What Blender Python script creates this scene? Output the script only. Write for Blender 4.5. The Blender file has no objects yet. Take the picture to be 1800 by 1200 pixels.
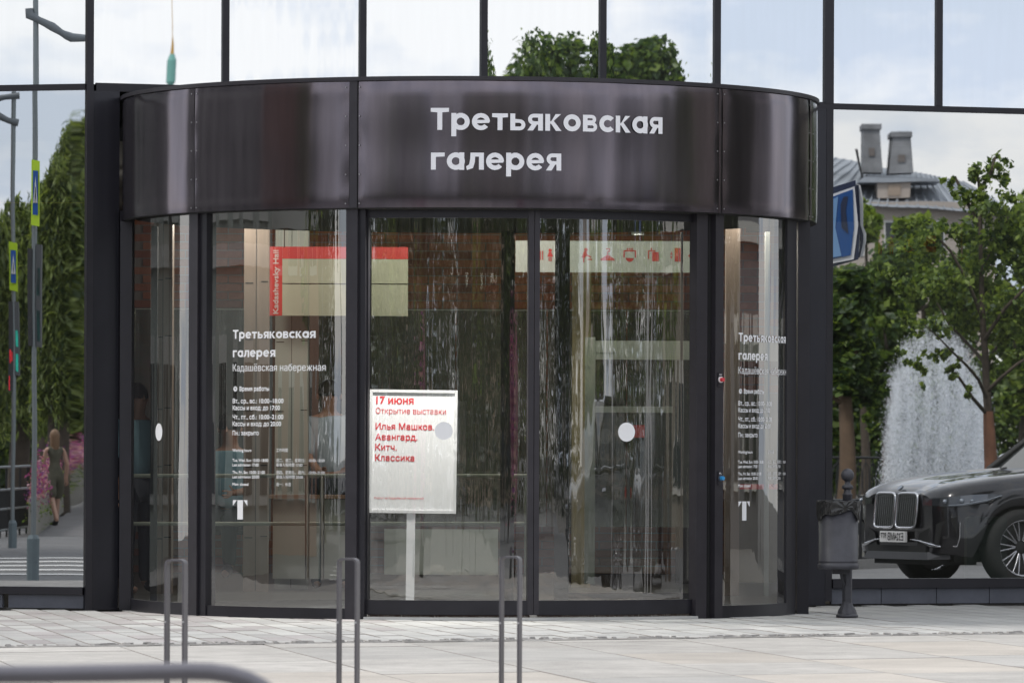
import bpy, bmesh, math, random
import numpy as np
from mathutils import Vector, Matrix
R = math.radians
random.seed(7); rng = np.random.default_rng(7)
S = bpy.context.scene
COL = S.collection

# ------------------------------------------------------------------ camera
FPX = 9500.0                       # focal length in pixels of the 1800 px wide photograph
CX, HY = 900.0, 800.0              # principal point: the horizon lies low in the frame (shifted lens)
CAMZ = 1.133
ROLL = R(0.2)
cd = bpy.data.cameras.new('camera'); cam = bpy.data.objects.new('camera', cd); COL.objects.link(cam)
cd.sensor_width = 36; cd.lens = FPX / 1800 * 36
cd.shift_y = (HY - 600) / 1800
cd.clip_start = .1; cd.clip_end = 3000
cam.matrix_world = Matrix.Translation((0, 0, CAMZ)) @ Matrix.Rotation(R(90), 4, 'X') @ Matrix.Rotation(ROLL, 4, 'Z')
cd.dof.use_dof = True; cd.dof.focus_distance = 38; cd.dof.aperture_fstop = 11
S.camera = cam

# ------------------------------------------------------------------ sky, sun, exposure
SUN_EL, SUN_AZ = R(54), R(288)     # high soft sun to the left, a little behind the building
w = bpy.data.worlds.new('World'); S.world = w; w.use_nodes = True
nt = w.node_tree; N = nt.nodes; L = nt.links
bg = N['Background']
sky = N.new('ShaderNodeTexSky'); sky.sky_type = 'NISHITA'; sky.sun_disc = False
sky.sun_elevation = SUN_EL; sky.sun_rotation = SUN_AZ
tc = N.new('ShaderNodeTexCoord'); mp = N.new('ShaderNodeMapping'); mp.inputs['Scale'].default_value = (1, 1, 2.6)
mp.inputs['Location'].default_value = (.35, 1.2, .1)
L.new(tc.outputs['Generated'], mp.inputs['Vector'])
n1 = N.new('ShaderNodeTexNoise'); n1.inputs['Scale'].default_value = 6.5; n1.inputs['Detail'].default_value = 9; n1.inputs['Roughness'].default_value = .52
n1.inputs['Distortion'].default_value = .25
L.new(mp.outputs[0], n1.inputs['Vector'])
r1 = N.new('ShaderNodeValToRGB'); r1.color_ramp.elements[0].position = .40; r1.color_ramp.elements[1].position = .56
r1.color_ramp.elements[0].color = (.80, .80, .80, 1); r1.color_ramp.elements[1].color = (1, 1, 1, 1)
L.new(n1.outputs[0], r1.inputs[0])
n2 = N.new('ShaderNodeTexNoise'); n2.inputs['Scale'].default_value = 15; n2.inputs['Detail'].default_value = 7
L.new(mp.outputs[0], n2.inputs['Vector'])
r2 = N.new('ShaderNodeValToRGB')
r2.color_ramp.elements[0].position = .44; r2.color_ramp.elements[0].color = (7.7, 8.5, 9.8, 1)
r2.color_ramp.elements[1].position = .55; r2.color_ramp.elements[1].color = (11.6, 11.5, 11.35, 1)
L.new(n2.outputs[0], r2.inputs[0])
mx = N.new('ShaderNodeMix'); mx.data_type = 'RGBA'
L.new(r1.outputs[0], mx.inputs[0]); L.new(sky.outputs[0], mx.inputs[6]); L.new(r2.outputs[0], mx.inputs[7])
L.new(mx.outputs[2], bg.inputs['Color']); bg.inputs['Strength'].default_value = .1
ld = bpy.data.lights.new('sun', 'SUN'); ld.energy = 2.1; ld.angle = R(11); ld.color = (1, .95, .88)
sun = bpy.data.objects.new('sun', ld); COL.objects.link(sun)
# sun_rotation r: direction towards the sun = (sin r, cos r) * cos el
sd = Vector((math.sin(SUN_AZ) * math.cos(SUN_EL), math.cos(SUN_AZ) * math.cos(SUN_EL), math.sin(SUN_EL)))
sun.rotation_euler = sd.to_track_quat('Z', 'Y').to_euler(); sun.location = (0, 0, 60)
S.view_settings.view_transform = 'Standard'; S.view_settings.look = 'None'
S.view_settings.gamma = 1; S.view_settings.use_curve_mapping = False
S.view_settings.exposure = 0.31
S.render.engine = 'CYCLES'
cy = S.cycles
cy.use_denoising = True; cy.max_bounces = 8; cy.transparent_max_bounces = 48; cy.glossy_bounces = 5; cy.diffuse_bounces = 3
cy.caustics_reflective = False; cy.caustics_refractive = False

# ------------------------------------------------------------------ pixel helpers
def ray(px, py):
    dx, dy = px - CX, py - HY
    return (dx + dy * ROLL) / FPX, -(dy - dx * ROLL) / FPX
def P(px, py, D):
    a, b = ray(px, py); return Vector((a * D, D, CAMZ + b * D))
def G(px, py, z=0.0):
    a, b = ray(px, py); D = (z - CAMZ) / b; return Vector((a * D, D, z))
YAW = R(19); YAWL = R(-16)
U = Vector((math.cos(YAW), math.sin(YAW), 0)); NR = Vector((math.sin(YAW), -math.cos(YAW), 0))
UL = Vector((math.cos(YAWL), math.sin(YAWL), 0)); NL = Vector((math.sin(YAWL), -math.cos(YAWL), 0))
A0 = Vector(((155 - CX) / FPX * 39.3, 39.3, 0))            # the corner where both glass walls meet
def hit(px, py, n, off=0.0):
    a, b = ray(px, py); d = Vector((a, 1, b)); o = Vector((0, 0, CAMZ))
    t = ((A0 + n * off) - o).dot(n) / d.dot(n); return o + d * t
def sR(px, py=800): return (hit(px, py, NR) - A0).dot(U)   # distance along the right wall
def sL(px, py=800): return (hit(px, py, NL) - A0).dot(UL)  # negative: to the left
def WR(s, z, off=0.0): p = A0 + U * s + NR * off; return Vector((p.x, p.y, z))
def WL(s, z, off=0.0): p = A0 + UL * s + NL * off; return Vector((p.x, p.y, z))
def refl(p, n): return p - n * (2 * (p - A0).dot(n))
def RV(px, py, D): return refl(P(px, py, D), NR)           # a thing seen mirrored in the right glass wall
def LV(px, py, D): return refl(P(px, py, D), NL)
def RVz(px, D, z): return refl(Vector(((px - CX) / FPX * D, D, z)), NR)
def LVz(px, D, z): return refl(Vector(((px - CX) / FPX * D, D, z)), NL)

# ------------------------------------------------------------------ materials
MATS = {}
def mat(name, col, rough=.6, metal=0.0, var=0.0, vscale=3.0, bump=0.0, bscale=60.0, emit=0.0, alpha=1.0, coat=0.0, spec=.5, stretch=None, trans=0.0, spots=0.0, world=False):
    if name in MATS: return MATS[name]
    m = bpy.data.materials.new(name); m.use_nodes = True; MATS[name] = m
    t = m.node_tree; b = t.nodes['Principled BSDF']
    b.inputs['Base Color'].default_value = (*col, 1); b.inputs['Roughness'].default_value = rough; b.inputs['Metallic'].default_value = metal
    b.inputs['Coat Weight'].default_value = coat; b.inputs['Coat Roughness'].default_value = .03
    b.inputs['Specular IOR Level'].default_value = spec; b.inputs['Alpha'].default_value = alpha
    if emit: b.inputs['Emission Color'].default_value = (*col, 1); b.inputs['Emission Strength'].default_value = emit
    if var or bump or spots:
        c = t.nodes.new('ShaderNodeTexCoord'); mpn = t.nodes.new('ShaderNodeMapping'); geo = t.nodes.new('ShaderNodeNewGeometry'); t.links.new(geo.outputs['Position'] if world else c.outputs['Object'], mpn.inputs[0])
        if stretch: mpn.inputs['Scale'].default_value = stretch
        if var:
            n = t.nodes.new('ShaderNodeTexNoise'); n.inputs['Scale'].default_value = vscale; n.inputs['Detail'].default_value = 6; n.inputs['Roughness'].default_value = .62
            t.links.new(mpn.outputs[0], n.inputs['Vector'])
            rp = t.nodes.new('ShaderNodeValToRGB'); rp.color_ramp.elements[0].position = .3; rp.color_ramp.elements[1].position = .72
            rp.color_ramp.elements[0].color = (*[max(0, x * (1 - var)) for x in col], 1); rp.color_ramp.elements[1].color = (*[min(1, x * (1 + var)) for x in col], 1)
            t.links.new(n.outputs[0], rp.inputs[0]); last = rp.outputs[0]
            if spots:
                n3 = t.nodes.new('ShaderNodeTexNoise'); n3.inputs['Scale'].default_value = vscale * 22; n3.inputs['Detail'].default_value = 2
                t.links.new(mpn.outputs[0], n3.inputs['Vector'])
                r3 = t.nodes.new('ShaderNodeValToRGB'); r3.color_ramp.elements[0].position = .35; r3.color_ramp.elements[1].position = .65
                r3.color_ramp.elements[0].color = (1 - spots,) * 3 + (1,); r3.color_ramp.elements[1].color = (1 + spots,) * 3 + (1,)
                t.links.new(n3.outputs[0], r3.inputs[0])
                mm = t.nodes.new('ShaderNodeMix'); mm.data_type = 'RGBA'; mm.blend_type = 'MULTIPLY'; mm.inputs[0].default_value = 1
                t.links.new(last, mm.inputs[6]); t.links.new(r3.outputs[0], mm.inputs[7]); last = mm.outputs[2]
            if world:
                oi = t.nodes.new('ShaderNodeObjectInfo'); mr = t.nodes.new('ShaderNodeMapRange'); mr.inputs[3].default_value = .88; mr.inputs[4].default_value = 1.08; t.links.new(oi.outputs['Random'], mr.inputs[0])
                st = t.nodes.new('ShaderNodeTexNoise'); st.inputs['Scale'].default_value = 1.1; st.inputs['Detail'].default_value = 8; st.inputs['Roughness'].default_value = .7; t.links.new(mpn.outputs[0], st.inputs['Vector'])
                sr = t.nodes.new('ShaderNodeMapRange'); sr.inputs[1].default_value = .35; sr.inputs[2].default_value = .62; sr.inputs[3].default_value = .80; sr.inputs[4].default_value = 1.04; t.links.new(st.outputs[0], sr.inputs[0])
                mu = t.nodes.new('ShaderNodeMath'); mu.operation = 'MULTIPLY'; t.links.new(mr.outputs[0], mu.inputs[0]); t.links.new(sr.outputs[0], mu.inputs[1])
                mm = t.nodes.new('ShaderNodeVectorMath'); mm.operation = 'SCALE'; t.links.new(last, mm.inputs[0]); t.links.new(mu.outputs[0], mm.inputs['Scale']); last = mm.outputs[0]
            t.links.new(last, b.inputs['Base Color'])
        if bump:
            n = t.nodes.new('ShaderNodeTexNoise'); n.inputs['Scale'].default_value = bscale; n.inputs['Detail'].default_value = 4
            t.links.new(mpn.outputs[0], n.inputs['Vector'])
            bp = t.nodes.new('ShaderNodeBump'); bp.inputs['Strength'].default_value = bump; bp.inputs['Distance'].default_value = .01
            t.links.new(n.outputs[0], bp.inputs['Height']); t.links.new(bp.outputs[0], b.inputs['Normal'])
    return m
def glass(name, fac, tint, rough=0.0, dirt=.03, gcol=(1, 1, 1), fk=1.0):
    m = bpy.data.materials.new(name); m.use_nodes = True; MATS[name] = m
    t = m.node_tree; t.nodes.remove(t.nodes['Principled BSDF']); out = t.nodes['Material Output']
    tr = t.nodes.new('ShaderNodeBsdfTransparent'); tr.inputs[0].default_value = (*tint, 1)
    gl = t.nodes.new('ShaderNodeBsdfGlossy'); gl.inputs['Roughness'].default_value = rough; gl.inputs['Color'].default_value = (*gcol, 1)
    fr = t.nodes.new('ShaderNodeFresnel'); fr.inputs[0].default_value = 1.5
    ma = t.nodes.new('ShaderNodeMath'); ma.operation = 'MULTIPLY_ADD'; ma.inputs[1].default_value = (1 - fac) * fk; ma.inputs[2].default_value = fac; ma.use_clamp = True
    geo = t.nodes.new('ShaderNodeNewGeometry'); t.links.new(fr.outputs[0], ma.inputs[0])
    mxs = t.nodes.new('ShaderNodeMixShader'); t.links.new(ma.outputs[0], mxs.inputs[0]); t.links.new(tr.outputs[0], mxs.inputs[1]); t.links.new(gl.outputs[0], mxs.inputs[2])
    # a thin film of dust, thicker in streaks
    df = t.nodes.new('ShaderNodeBsdfDiffuse'); df.inputs[0].default_value = (.62, .62, .6, 1)
    c = t.nodes.new('ShaderNodeTexCoord'); mpn = t.nodes.new('ShaderNodeMapping'); mpn.inputs['Scale'].default_value = (9, 9, .7)
    t.links.new(c.outputs['Object'], mpn.inputs[0]); n = t.nodes.new('ShaderNodeTexNoise'); n.inputs['Scale'].default_value = 2.2; n.inputs['Detail'].default_value = 5
    t.links.new(mpn.outputs[0], n.inputs['Vector'])
    m2 = t.nodes.new('ShaderNodeMath'); m2.operation = 'MULTIPLY'; m2.inputs[1].default_value = dirt * 2; t.links.new(n.outputs[0], m2.inputs[0])
    mx2 = t.nodes.new('ShaderNodeMixShader'); t.links.new(m2.outputs[0], mx2.inputs[0]); t.links.new(mxs.outputs[0], mx2.inputs[1]); t.links.new(df.outputs[0], mx2.inputs[2])
    t.links.new(mx2.outputs[0], out.inputs[0])
    return m
M_FRAME = mat('anodised frame', (.020, .019, .025), .38, .3, var=.18, vscale=5, bump=.03, bscale=40)
M_FRAMEL = mat('frame lit face', (.036, .033, .040), .4, .35, var=.15, vscale=6)  # lighter copy of the frame colour, painting in light on its faces
M_PANEL = mat('dark sheet panel', (.028, .028, .036), .26, .4, var=.15, vscale=2)
M_CANOPY = mat('canopy sheet metal', (.150, .132, .152), .15, .92, var=.2, vscale=1.3, stretch=(6, 6, .5))
M_BLACK = mat('black rubber', (.012, .012, .013), .6)
M_PLINTH = mat('plinth tile', (.082, .088, .112), .5, var=.15, vscale=9, bump=.05)
M_WHITE = mat('white vinyl', (.82, .82, .84), .5)
G_UP = glass('mirror glass upper', .70, (.3, .32, .32), dirt=.03, gcol=(.93, .96, 1))
G_LO = glass('mirror glass lower', .56, (.62, .68, .66), dirt=.008, gcol=(.96, .98, 1))
G_DRUM = glass('curved glass', .19, (.87, .885, .86), dirt=.006, fk=.3)
G_INNER = glass('inner glass', .05, (.84, .9, .86), dirt=.03)

# ------------------------------------------------------------------ mesh helpers
class MB:
    def __init__(s): s.v = []; s.f = []; s.m = []; s.sm = []
    def add(s, vs, fs, mi=0, smooth=False):
        k = len(s.v); s.v += [tuple(x) for x in vs]; s.f += [tuple(i + k for i in f) for f in fs]; s.m += [mi] * len(fs); s.sm += [smooth] * len(fs); return s
    def box(s, a, b, mi=0):
        (x0, y0, z0), (x1, y1, z1) = a, b
        vs = [(x0, y0, z0), (x1, y0, z0), (x1, y1, z0), (x0, y1, z0), (x0, y0, z1), (x1, y0, z1), (x1, y1, z1), (x0, y1, z1)]
        return s.add(vs, HEX, mi)
    def hexa(s, vs, mi=0): return s.add(vs, HEX, mi)
    def obox(s, c, ax, ay, az, mi=0):
        c, ax, ay, az = Vector(c), Vector(ax), Vector(ay), Vector(az)
        vs = [c - ax - ay - az, c + ax - ay - az, c + ax + ay - az, c - ax + ay - az, c - ax - ay + az, c + ax - ay + az, c + ax + ay + az, c - ax + ay + az]
        return s.add(vs, HEX, mi)
    def tube(s, pts, rad, n=10, mi=0, cap=True, smooth=True):
        pts = [Vector(p) for p in pts]
        if not hasattr(rad, '__len__'): rad = [rad] * len(pts)
        rings = []; prev = None
        for i, p in enumerate(pts):
            d = (pts[min(i + 1, len(pts) - 1)] - pts[max(i - 1, 0)]).normalized()
            if prev is None: a = d.orthogonal().normalized()
            else: a = (prev - d * prev.dot(d)).normalized()
            prev = a; b = d.cross(a)
            rings.append([p + (a * math.cos(2 * math.pi * k / n) + b * math.sin(2 * math.pi * k / n)) * rad[i] for k in range(n)])
        vs = [v for r_ in rings for v in r_]; fs = []
        for i in range(len(pts) - 1):
            for k in range(n):
                fs.append((i * n + k, i * n + (k + 1) % n, (i + 1) * n + (k + 1) % n, (i + 1) * n + k))
        s.add(vs, fs, mi, smooth)
        if cap: s.add([v for v in rings[0]], [tuple(range(n))[::-1]], mi); s.add([v for v in rings[-1]], [tuple(range(n))], mi)
        return s
    def lathe(s, prof, n=32, c=(0, 0, 0), mi=0, axis='z', smooth=True, flute=None):
        vs = []
        for (r_, z) in prof:
            for k in range(n):
                a = 2 * math.pi * k / n; rr = r_ * (1 + (flute[0] * (1 if k % flute[1] < flute[1] / 2 else -1) if flute else 0))
                if axis == 'z': vs.append((c[0] + rr * math.cos(a), c[1] + rr * math.sin(a), c[2] + z))
                else: vs.append((c[0] + rr * math.cos(a), c[1] + z, c[2] + rr * math.sin(a)))
        fs = [(i * n + k, i * n + (k + 1) % n, (i + 1) * n + (k + 1) % n, (i + 1) * n + k) for i in range(len(prof) - 1) for k in range(n)]
        return s.add(vs, fs, mi, smooth)
    def grid(s, fn, nu, nv, mi=0, smooth=True):
        vs = [fn(i / nu, j / nv) for j in range(nv + 1) for i in range(nu + 1)]
        fs = [(j * (nu + 1) + i, j * (nu + 1) + i + 1, (j + 1) * (nu + 1) + i + 1, (j + 1) * (nu + 1) + i) for j in range(nv) for i in range(nu)]
        return s.add(vs, fs, mi, smooth)
    def prism(s, poly, ex, mi=0):           # polygon (3-D points) extruded by vector ex
        n = len(poly); ex = Vector(ex); a = [Vector(p) for p in poly]; b = [p + ex for p in a]
        return s.add(a + b, [tuple(range(n)), tuple(range(2 * n - 1, n - 1, -1))] + [(i, i + n, (i + 1) % n + n, (i + 1) % n) for i in range(n)], mi)
    def map(s, fn): s.v = [tuple(fn(Vector(v))) for v in s.v]; return s
    def mesh(s, name, mats, off=(0, 0, 0)):
        me = bpy.data.meshes.new(name)
        v = np.array(s.v, dtype=np.float64).reshape(-1, 3) - np.array(off); me.from_pydata(v.tolist(), [], s.f)
        for m in (mats if isinstance(mats, (list, tuple)) else [mats]): me.materials.append(m)
        me.polygons.foreach_set('material_index', s.m); me.polygons.foreach_set('use_smooth', s.sm); me.update()
        return me
    def build(s, name, mats, parent=None, off=None):
        if off is None: off = world_loc(parent) if parent else (0, 0, 0)
        o = bpy.data.objects.new(name, s.mesh(name, mats, off)); COL.objects.link(o)
        if parent: o.parent = parent
        return o
HEX = [(3, 2, 1, 0), (4, 5, 6, 7), (0, 1, 5, 4), (1, 2, 6, 5), (2, 3, 7, 6), (3, 0, 4, 7)]
def world_loc(o):
    p = Vector((0, 0, 0))
    while o: p += o.location; o = o.parent
    return p
def tag(o, label=None, cat=None, group=None, kind=None):
    if label: o['label'] = label
    if cat: o['category'] = cat
    if group: o['group'] = group
    if kind: o['kind'] = kind
    return o
def thing(name, loc, label, cat, group=None):
    o = bpy.data.objects.new(name, None); COL.objects.link(o); o.location = loc; o.empty_display_size = .2
    return tag(o, label, cat, group)
def solo(mb, name, mats, loc, label, cat, group=None, kind=None):
    o = mb.build(name, mats, None, loc); o.location = loc; return tag(o, label, cat, group, kind)
def struct(mb, name, mats): return tag(mb.build(name, mats), kind='structure')
def copy_tree(o, parent=None):
    c = o.copy(); COL.objects.link(c); c.parent = parent
    for ch in list(o.children): copy_tree(ch, c)
    return c
def xy(mb, fn): return mb

# ------------------------------------------------------------------ lettering: scanline fill of outlines (non-zero winding)
def scan(polys, rows=26, bold=0.0, trap=True):
    segs = []; y0, y1 = 1e9, -1e9
    for p in polys:
        for i in range(len(p)):
            a, b = p[i], p[(i + 1) % len(p)]
            y0 = min(y0, a[1]); y1 = max(y1, a[1])
            if a[1] != b[1]: segs.append((a, b))
    if y1 <= y0: return []
    H = (y1 - y0) / rows; out = []; lines = []
    def cross(y):
        xs = []
        for a, b in segs:
            if (a[1] <= y < b[1]) or (b[1] <= y < a[1]):
                t = (y - a[1]) / (b[1] - a[1]); xs.append((a[0] + t * (b[0] - a[0]), 1 if b[1] > a[1] else -1))
        xs.sort(); wn = 0; iv = []; st = 0
        for x, d in xs:
            if wn == 0: st = x
            wn += d
            if wn == 0: iv.append((st, x))
        return [(a, b) for a, b in iv if b - a > 1e-5]
    if bold:
        n = max(1, int(round(bold / H))); base = {}
        for r_ in range(rows): base[r_] = cross(y0 + (r_ + .5) * H)
        for r_ in range(-n, rows + n):
            iv = []
            for k in range(-n, n + 1):
                e = math.sqrt(max(0, 1 - (k / (n + .3)) ** 2)) * bold
                iv += [(a - e, b + e) for a, b in base.get(r_ + k, [])]
            iv.sort(); mg = []
            for a, b in iv:
                if mg and a <= mg[-1][1]: mg[-1][1] = max(mg[-1][1], b)
                else: mg.append([a, b])
            for a, b in mg: out.append((a, b, a, b, y0 + r_ * H, y0 + (r_ + 1) * H))
        return out
    e = H * .02
    for r_ in range(rows):
        ya, yb = y0 + r_ * H, y0 + (r_ + 1) * H
        ia, ib = cross(ya + e), cross(yb - e)
        if trap and len(ia) == len(ib):
            for (a, b), (c, d) in zip(ia, ib): out.append((a, b, c, d, ya, yb))
        else:
            for a, b in cross((ya + yb) / 2): out.append((a, b, a, b, ya, yb))
    return out
FONTCACHE = {}
def font_polys(text):
    c = bpy.data.curves.new('tmp_text', 'FONT'); c.body = text; c.size = 1; o = bpy.data.objects.new('tmp_text', c); COL.objects.link(o)
    dg = bpy.context.evaluated_depsgraph_get(); cv = o.evaluated_get(dg).to_curve(dg)
    polys = []
    for sp in cv.splines:
        pts = []
        if sp.type == 'BEZIER':
            b = sp.bezier_points; n = len(b)
            for i in range(n):
                p, q = b[i], b[(i + 1) % n]
                for k in range(5):
                    t = k / 5; u = 1 - t
                    v = p.co * u ** 3 + p.handle_right * 3 * u * u * t + q.handle_left * 3 * u * t * t + q.co * t ** 3
                    pts.append((v.x, v.y))
        else: pts = [(p.co.x, p.co.y) for p in sp.points]
        if len(pts) > 2: polys.append(pts)
    o.to_mesh_clear() if False else None
    bpy.data.objects.remove(o); bpy.data.curves.remove(c)
    # split into glyph clusters so that each is scanned alone
    polys.sort(key=lambda p: min(x for x, y in p)); cl = []
    for p in polys:
        a, b = min(x for x, y in p), max(x for x, y in p)
        if cl and a < cl[-1][1] - 1e-4: cl[-1][1] = max(cl[-1][1], b); cl[-1][2].append(p)
        else: cl.append([a, b, [p]])
    return [c_[2] for c_ in cl]
def font_quads(text, rows=14, bold=0.0):
    q = []
    for cl in font_polys(text): q += scan(cl, int(rows * 1.4), bold, False)
    x0 = min(a[0] for a in q); x1 = max(a[1] for a in q)
    return [(a - x0, b - x0, c - x0, d - x0, y, Y) for a, b, c, d, y, Y in q], x1 - x0    # em units, cap height about .72
# geometric bold glyphs (x-height 1, cap height 1.31)
def ring(cx, cy, ro, s, a0=0, a1=360, sx=1.0):
    n = max(6, int((a1 - a0) / 9)); ri = ro - s
    o = [(cx + sx * ro * math.cos(R(a0 + (a1 - a0) * i / n)), cy + ro * math.sin(R(a0 + (a1 - a0) * i / n))) for i in range(n + 1)]
    i_ = [(cx + (sx * ro - s) * math.cos(R(a0 + (a1 - a0) * i / n)), cy + ri * math.sin(R(a0 + (a1 - a0) * i / n))) for i in range(n + 1)]
    if a1 - a0 >= 360: return [o[:-1], i_[:-1][::-1]]
    return [o + i_[::-1]]
def bar(x0, y0, x1, y1): return [[(x0, y0), (x1, y0), (x1, y1), (x0, y1)]]
def quad(*p):
    p = list(p); ar = sum(p[i][0] * p[(i + 1) % len(p)][1] - p[(i + 1) % len(p)][0] * p[i][1] for i in range(len(p)))
    return [p if ar > 0 else p[::-1]]
def bowl(x0, yc, rad, s, xr):            # D shape opening to the left edge x0
    return ring(xr - rad, yc, rad, s, -90, 90) + bar(x0, yc + rad - s, xr - rad + .01, yc + rad) + bar(x0, yc - rad, xr - rad + .01, yc - rad + s)
def glyph(ch, s=.28):
    t = s * .86
    if ch == 'Т': return 1.04, bar(0, 1.31 - t * 1.05, 1.04, 1.31) + bar(.52 - s / 2, 0, .52 + s / 2, 1.31)
    if ch == 'р': return 1.04, bar(0, -.38, s, 1.0) + ring(.53, .5, .51, s)
    if ch == 'о': return 1.02, ring(.51, .5, .51, s)
    if ch == 'с': return .88, ring(.51, .5, .51, s, 42, 318)
    if ch == 'е': return 1.0, ring(.5, .5, .51, s * .95, -2, 322) + bar(s * .6, .5 - .09, .97, .5 + .09)
    if ch == 'т': return .9, bar(0, 1 - t, .9, 1) + bar(.45 - s / 2, 0, .45 + s / 2, 1)
    if ch == 'ь': return .86, bar(0, 0, s, 1) + bowl(s - .02, .33, .33, t * .92, .86)
    if ch == 'в': return .86, bar(0, 0, s, 1) + bowl(s - .02, .285, .285, t * .85, .86) + bowl(s - .02, .735, .265, t * .85, .80)
    if ch == 'я':
        b = [[(.88 - x, y) for x, y in p][::-1] for p in bowl(s - .02, .67, .33, t * .92, .86)]
        return .88, bar(.88 - s, 0, .88, 1) + b + quad((.26, .42), (.26 + s * 1.1, .42), (s * 1.12, 0), (-.02, 0))
    if ch == 'к': return .93, bar(0, 0, s, 1) + quad((s - .02, .42), (.60, 1), (.92, 1), (s + .02, .42 - .0)) + quad((s * .9, .55), (s * .9 + .22, .62), (.95, 0), (.62, 0))
    if ch == 'а': return .98, bar(.98 - s, 0, .98, 1) + ring(.5, .5, .51, s)
    if ch == 'г': return .78, bar(0, 0, s, 1) + bar(0, 1 - t, .78, 1)
    if ch == 'л': return .98, bar(.98 - s, 0, .98, 1) + bar(.22, 1 - t, .98, 1) + quad((.22, 1), (.22 + s, 1), (.20 + s * .95, .45), (.17 + s * .7, .1), (.02, -.02), (-.03, .2), (.14, .3), (.2, .6))
    return .5, []
def bold_quads(text, s=.28, rows=40):
    q = []; x = 0
    for ch in text:
        wd, pl = glyph(ch, s); g = []
        # every stroke is scanned with the others of its glyph
        for a, b, c, d, y, Y in scan(pl, rows): q.append((a + x, b + x, c + x, d + x, y, Y))
        x += wd + .135
    return q, x - .135
def put_text(mb, q, width, fn, w_, h_, mi=0):
    """q in font units; width = its width; w_ target width in metres, h_ metres per unit; fn(x, z) -> point"""
    k = w_ / width
    for a, b, c, d, y, Y in q:
        mb.add([fn(a * k, y * h_), fn(b * k, y * h_), fn(d * k, Y * h_), fn(c * k, Y * h_)], [(0, 1, 2, 3)], mi)

# ------------------------------------------------------------------ the ground
def poly_slab(pts, z0, z1, mats, name):
    mb = MB(); mb.prism([(x, y, z0) for x, y in pts], (0, 0, z1 - z0)); return struct(mb, name, mats)
M_ASPH = mat('asphalt', (.15, .15, .152), .8, var=.2, vscale=.8, bump=.3, bscale=30, spots=.12)
M_BASE = mat('paving bed', (.25, .243, .235), .9, var=.3, vscale=4, bump=.5, bscale=30)
M_WATER = mat('canal water', (.05, .065, .06), .08, bump=.4, bscale=3)
g = MB()
def wallpt(s, d): p = A0 + U * s + NR * d; return (p.x, p.y)
def wallptL(s, d): p = A0 + UL * s + NL * d; return (p.x, p.y)
# the asphalt covers everything but the canal basin on the right
CAN0, CAN1 = 25.5, 150.0
def rp(px, D): p = RVz(px, D, 0); return (p.x, p.y)
c0, c1 = wallpt(16, CAN0), wallpt(400, CAN0); c2, c3 = wallpt(400, CAN1), wallpt(16, CAN1)
BIG = 900
g.add([(*c0, -.20), (*c1, -.20), (*wallpt(400, -30), -.20), (*wallpt(16, -30), -.20)], [(0, 1, 2, 3)])
g.add([(*wallpt(16, -30), -.20), (*wallpt(-BIG, -30), -.20), (*wallpt(-BIG, BIG), -.20), (*wallpt(16, BIG), -.20)], [(0, 1, 2, 3)])
g.add([(*c3, -.20), (*c2, -.20), (*wallpt(400, BIG), -.20), (*wallpt(16, BIG), -.20)], [(0, 1, 2, 3)])
g.add([(*wallpt(400, -30), -.20), (*wallpt(BIG, -30), -.20), (*wallpt(BIG, BIG), -.20), (*wallpt(400, BIG), -.20)], [(0, 1, 2, 3)])
struct(g, 'road', M_ASPH)
g = MB(); g.add([(*c0, -2.2), (*c1, -2.2), (*c2, -2.2), (*c3, -2.2)], [(0, 1, 2, 3)]); struct(g, 'canal_water', M_WATER)
M_BANK = mat('embankment stone', (.36, .34, .32), .8, var=.2, vscale=2, bump=.4, bscale=8)
g = MB()
for a, b in ((c0, c1), (c1, c2), (c2, c3), (c3, c0)):
    g.add([(*a, -2.3), (*b, -2.3), (*b, -.201), (*a, -.201)], [(0, 1, 2, 3)])
struct(g, 'embankment_wall', M_BANK)
# pavement: a strip before the walls and the square the camera looks over
pv = [wallpt(60, -.02), wallpt(60, 7.0), wallpt(8.2, 7.0), (4.3, 27), (4.3, -6), (-9, -6), (-9, 31), wallptL(-7, 7.0), wallptL(-60, 7.0), wallptL(-60, -.02), (A0.x, A0.y + .02)]
poly_slab(pv, -.199, -.012, M_BASE, 'pavement')

# paving stones, every one a piece
u2 = Vector((math.cos(R(20)), math.sin(R(20)), 0)); v2 = Vector((math.sin(R(10.5)), -math.cos(R(10.5)), 0))
l0, l1 = G(0, 1137), G(1800, 1113)
ul = (l1 - l0).normalized()
pave = bpy.data.objects.get('pavement')
slabm = [mat('slab beige', (.415, .385, .35), .75, var=.07, vscale=2.5, bump=.12, bscale=90, spots=.07, world=True),
         mat('slab speckled', (.405, .39, .37), .8, var=.14, vscale=6, bump=.3, bscale=60, spots=.2, world=True),
         mat('slab grey', (.385, .375, .36), .75, var=.09, vscale=3, bump=.15, bscale=80, spots=.1, world=True)]
pavem = [mat('paver light', (.375, .375, .37), .8, var=.07, vscale=4, bump=.15, bscale=80, spots=.08, world=True),
         mat('paver pale', (.415, .415, .405), .8, var=.06, vscale=4, bump=.15, bscale=80, spots=.08, world=True),
         mat('paver grey', (.355, .35, .345), .8, var=.09, vscale=4, bump=.15, bscale=80, spots=.1, world=True),
         mat('paver mauve', (.345, .325, .325), .8, var=.1, vscale=4, bump=.15, bscale=80, spots=.1, world=True)]
meshes = {}
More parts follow.
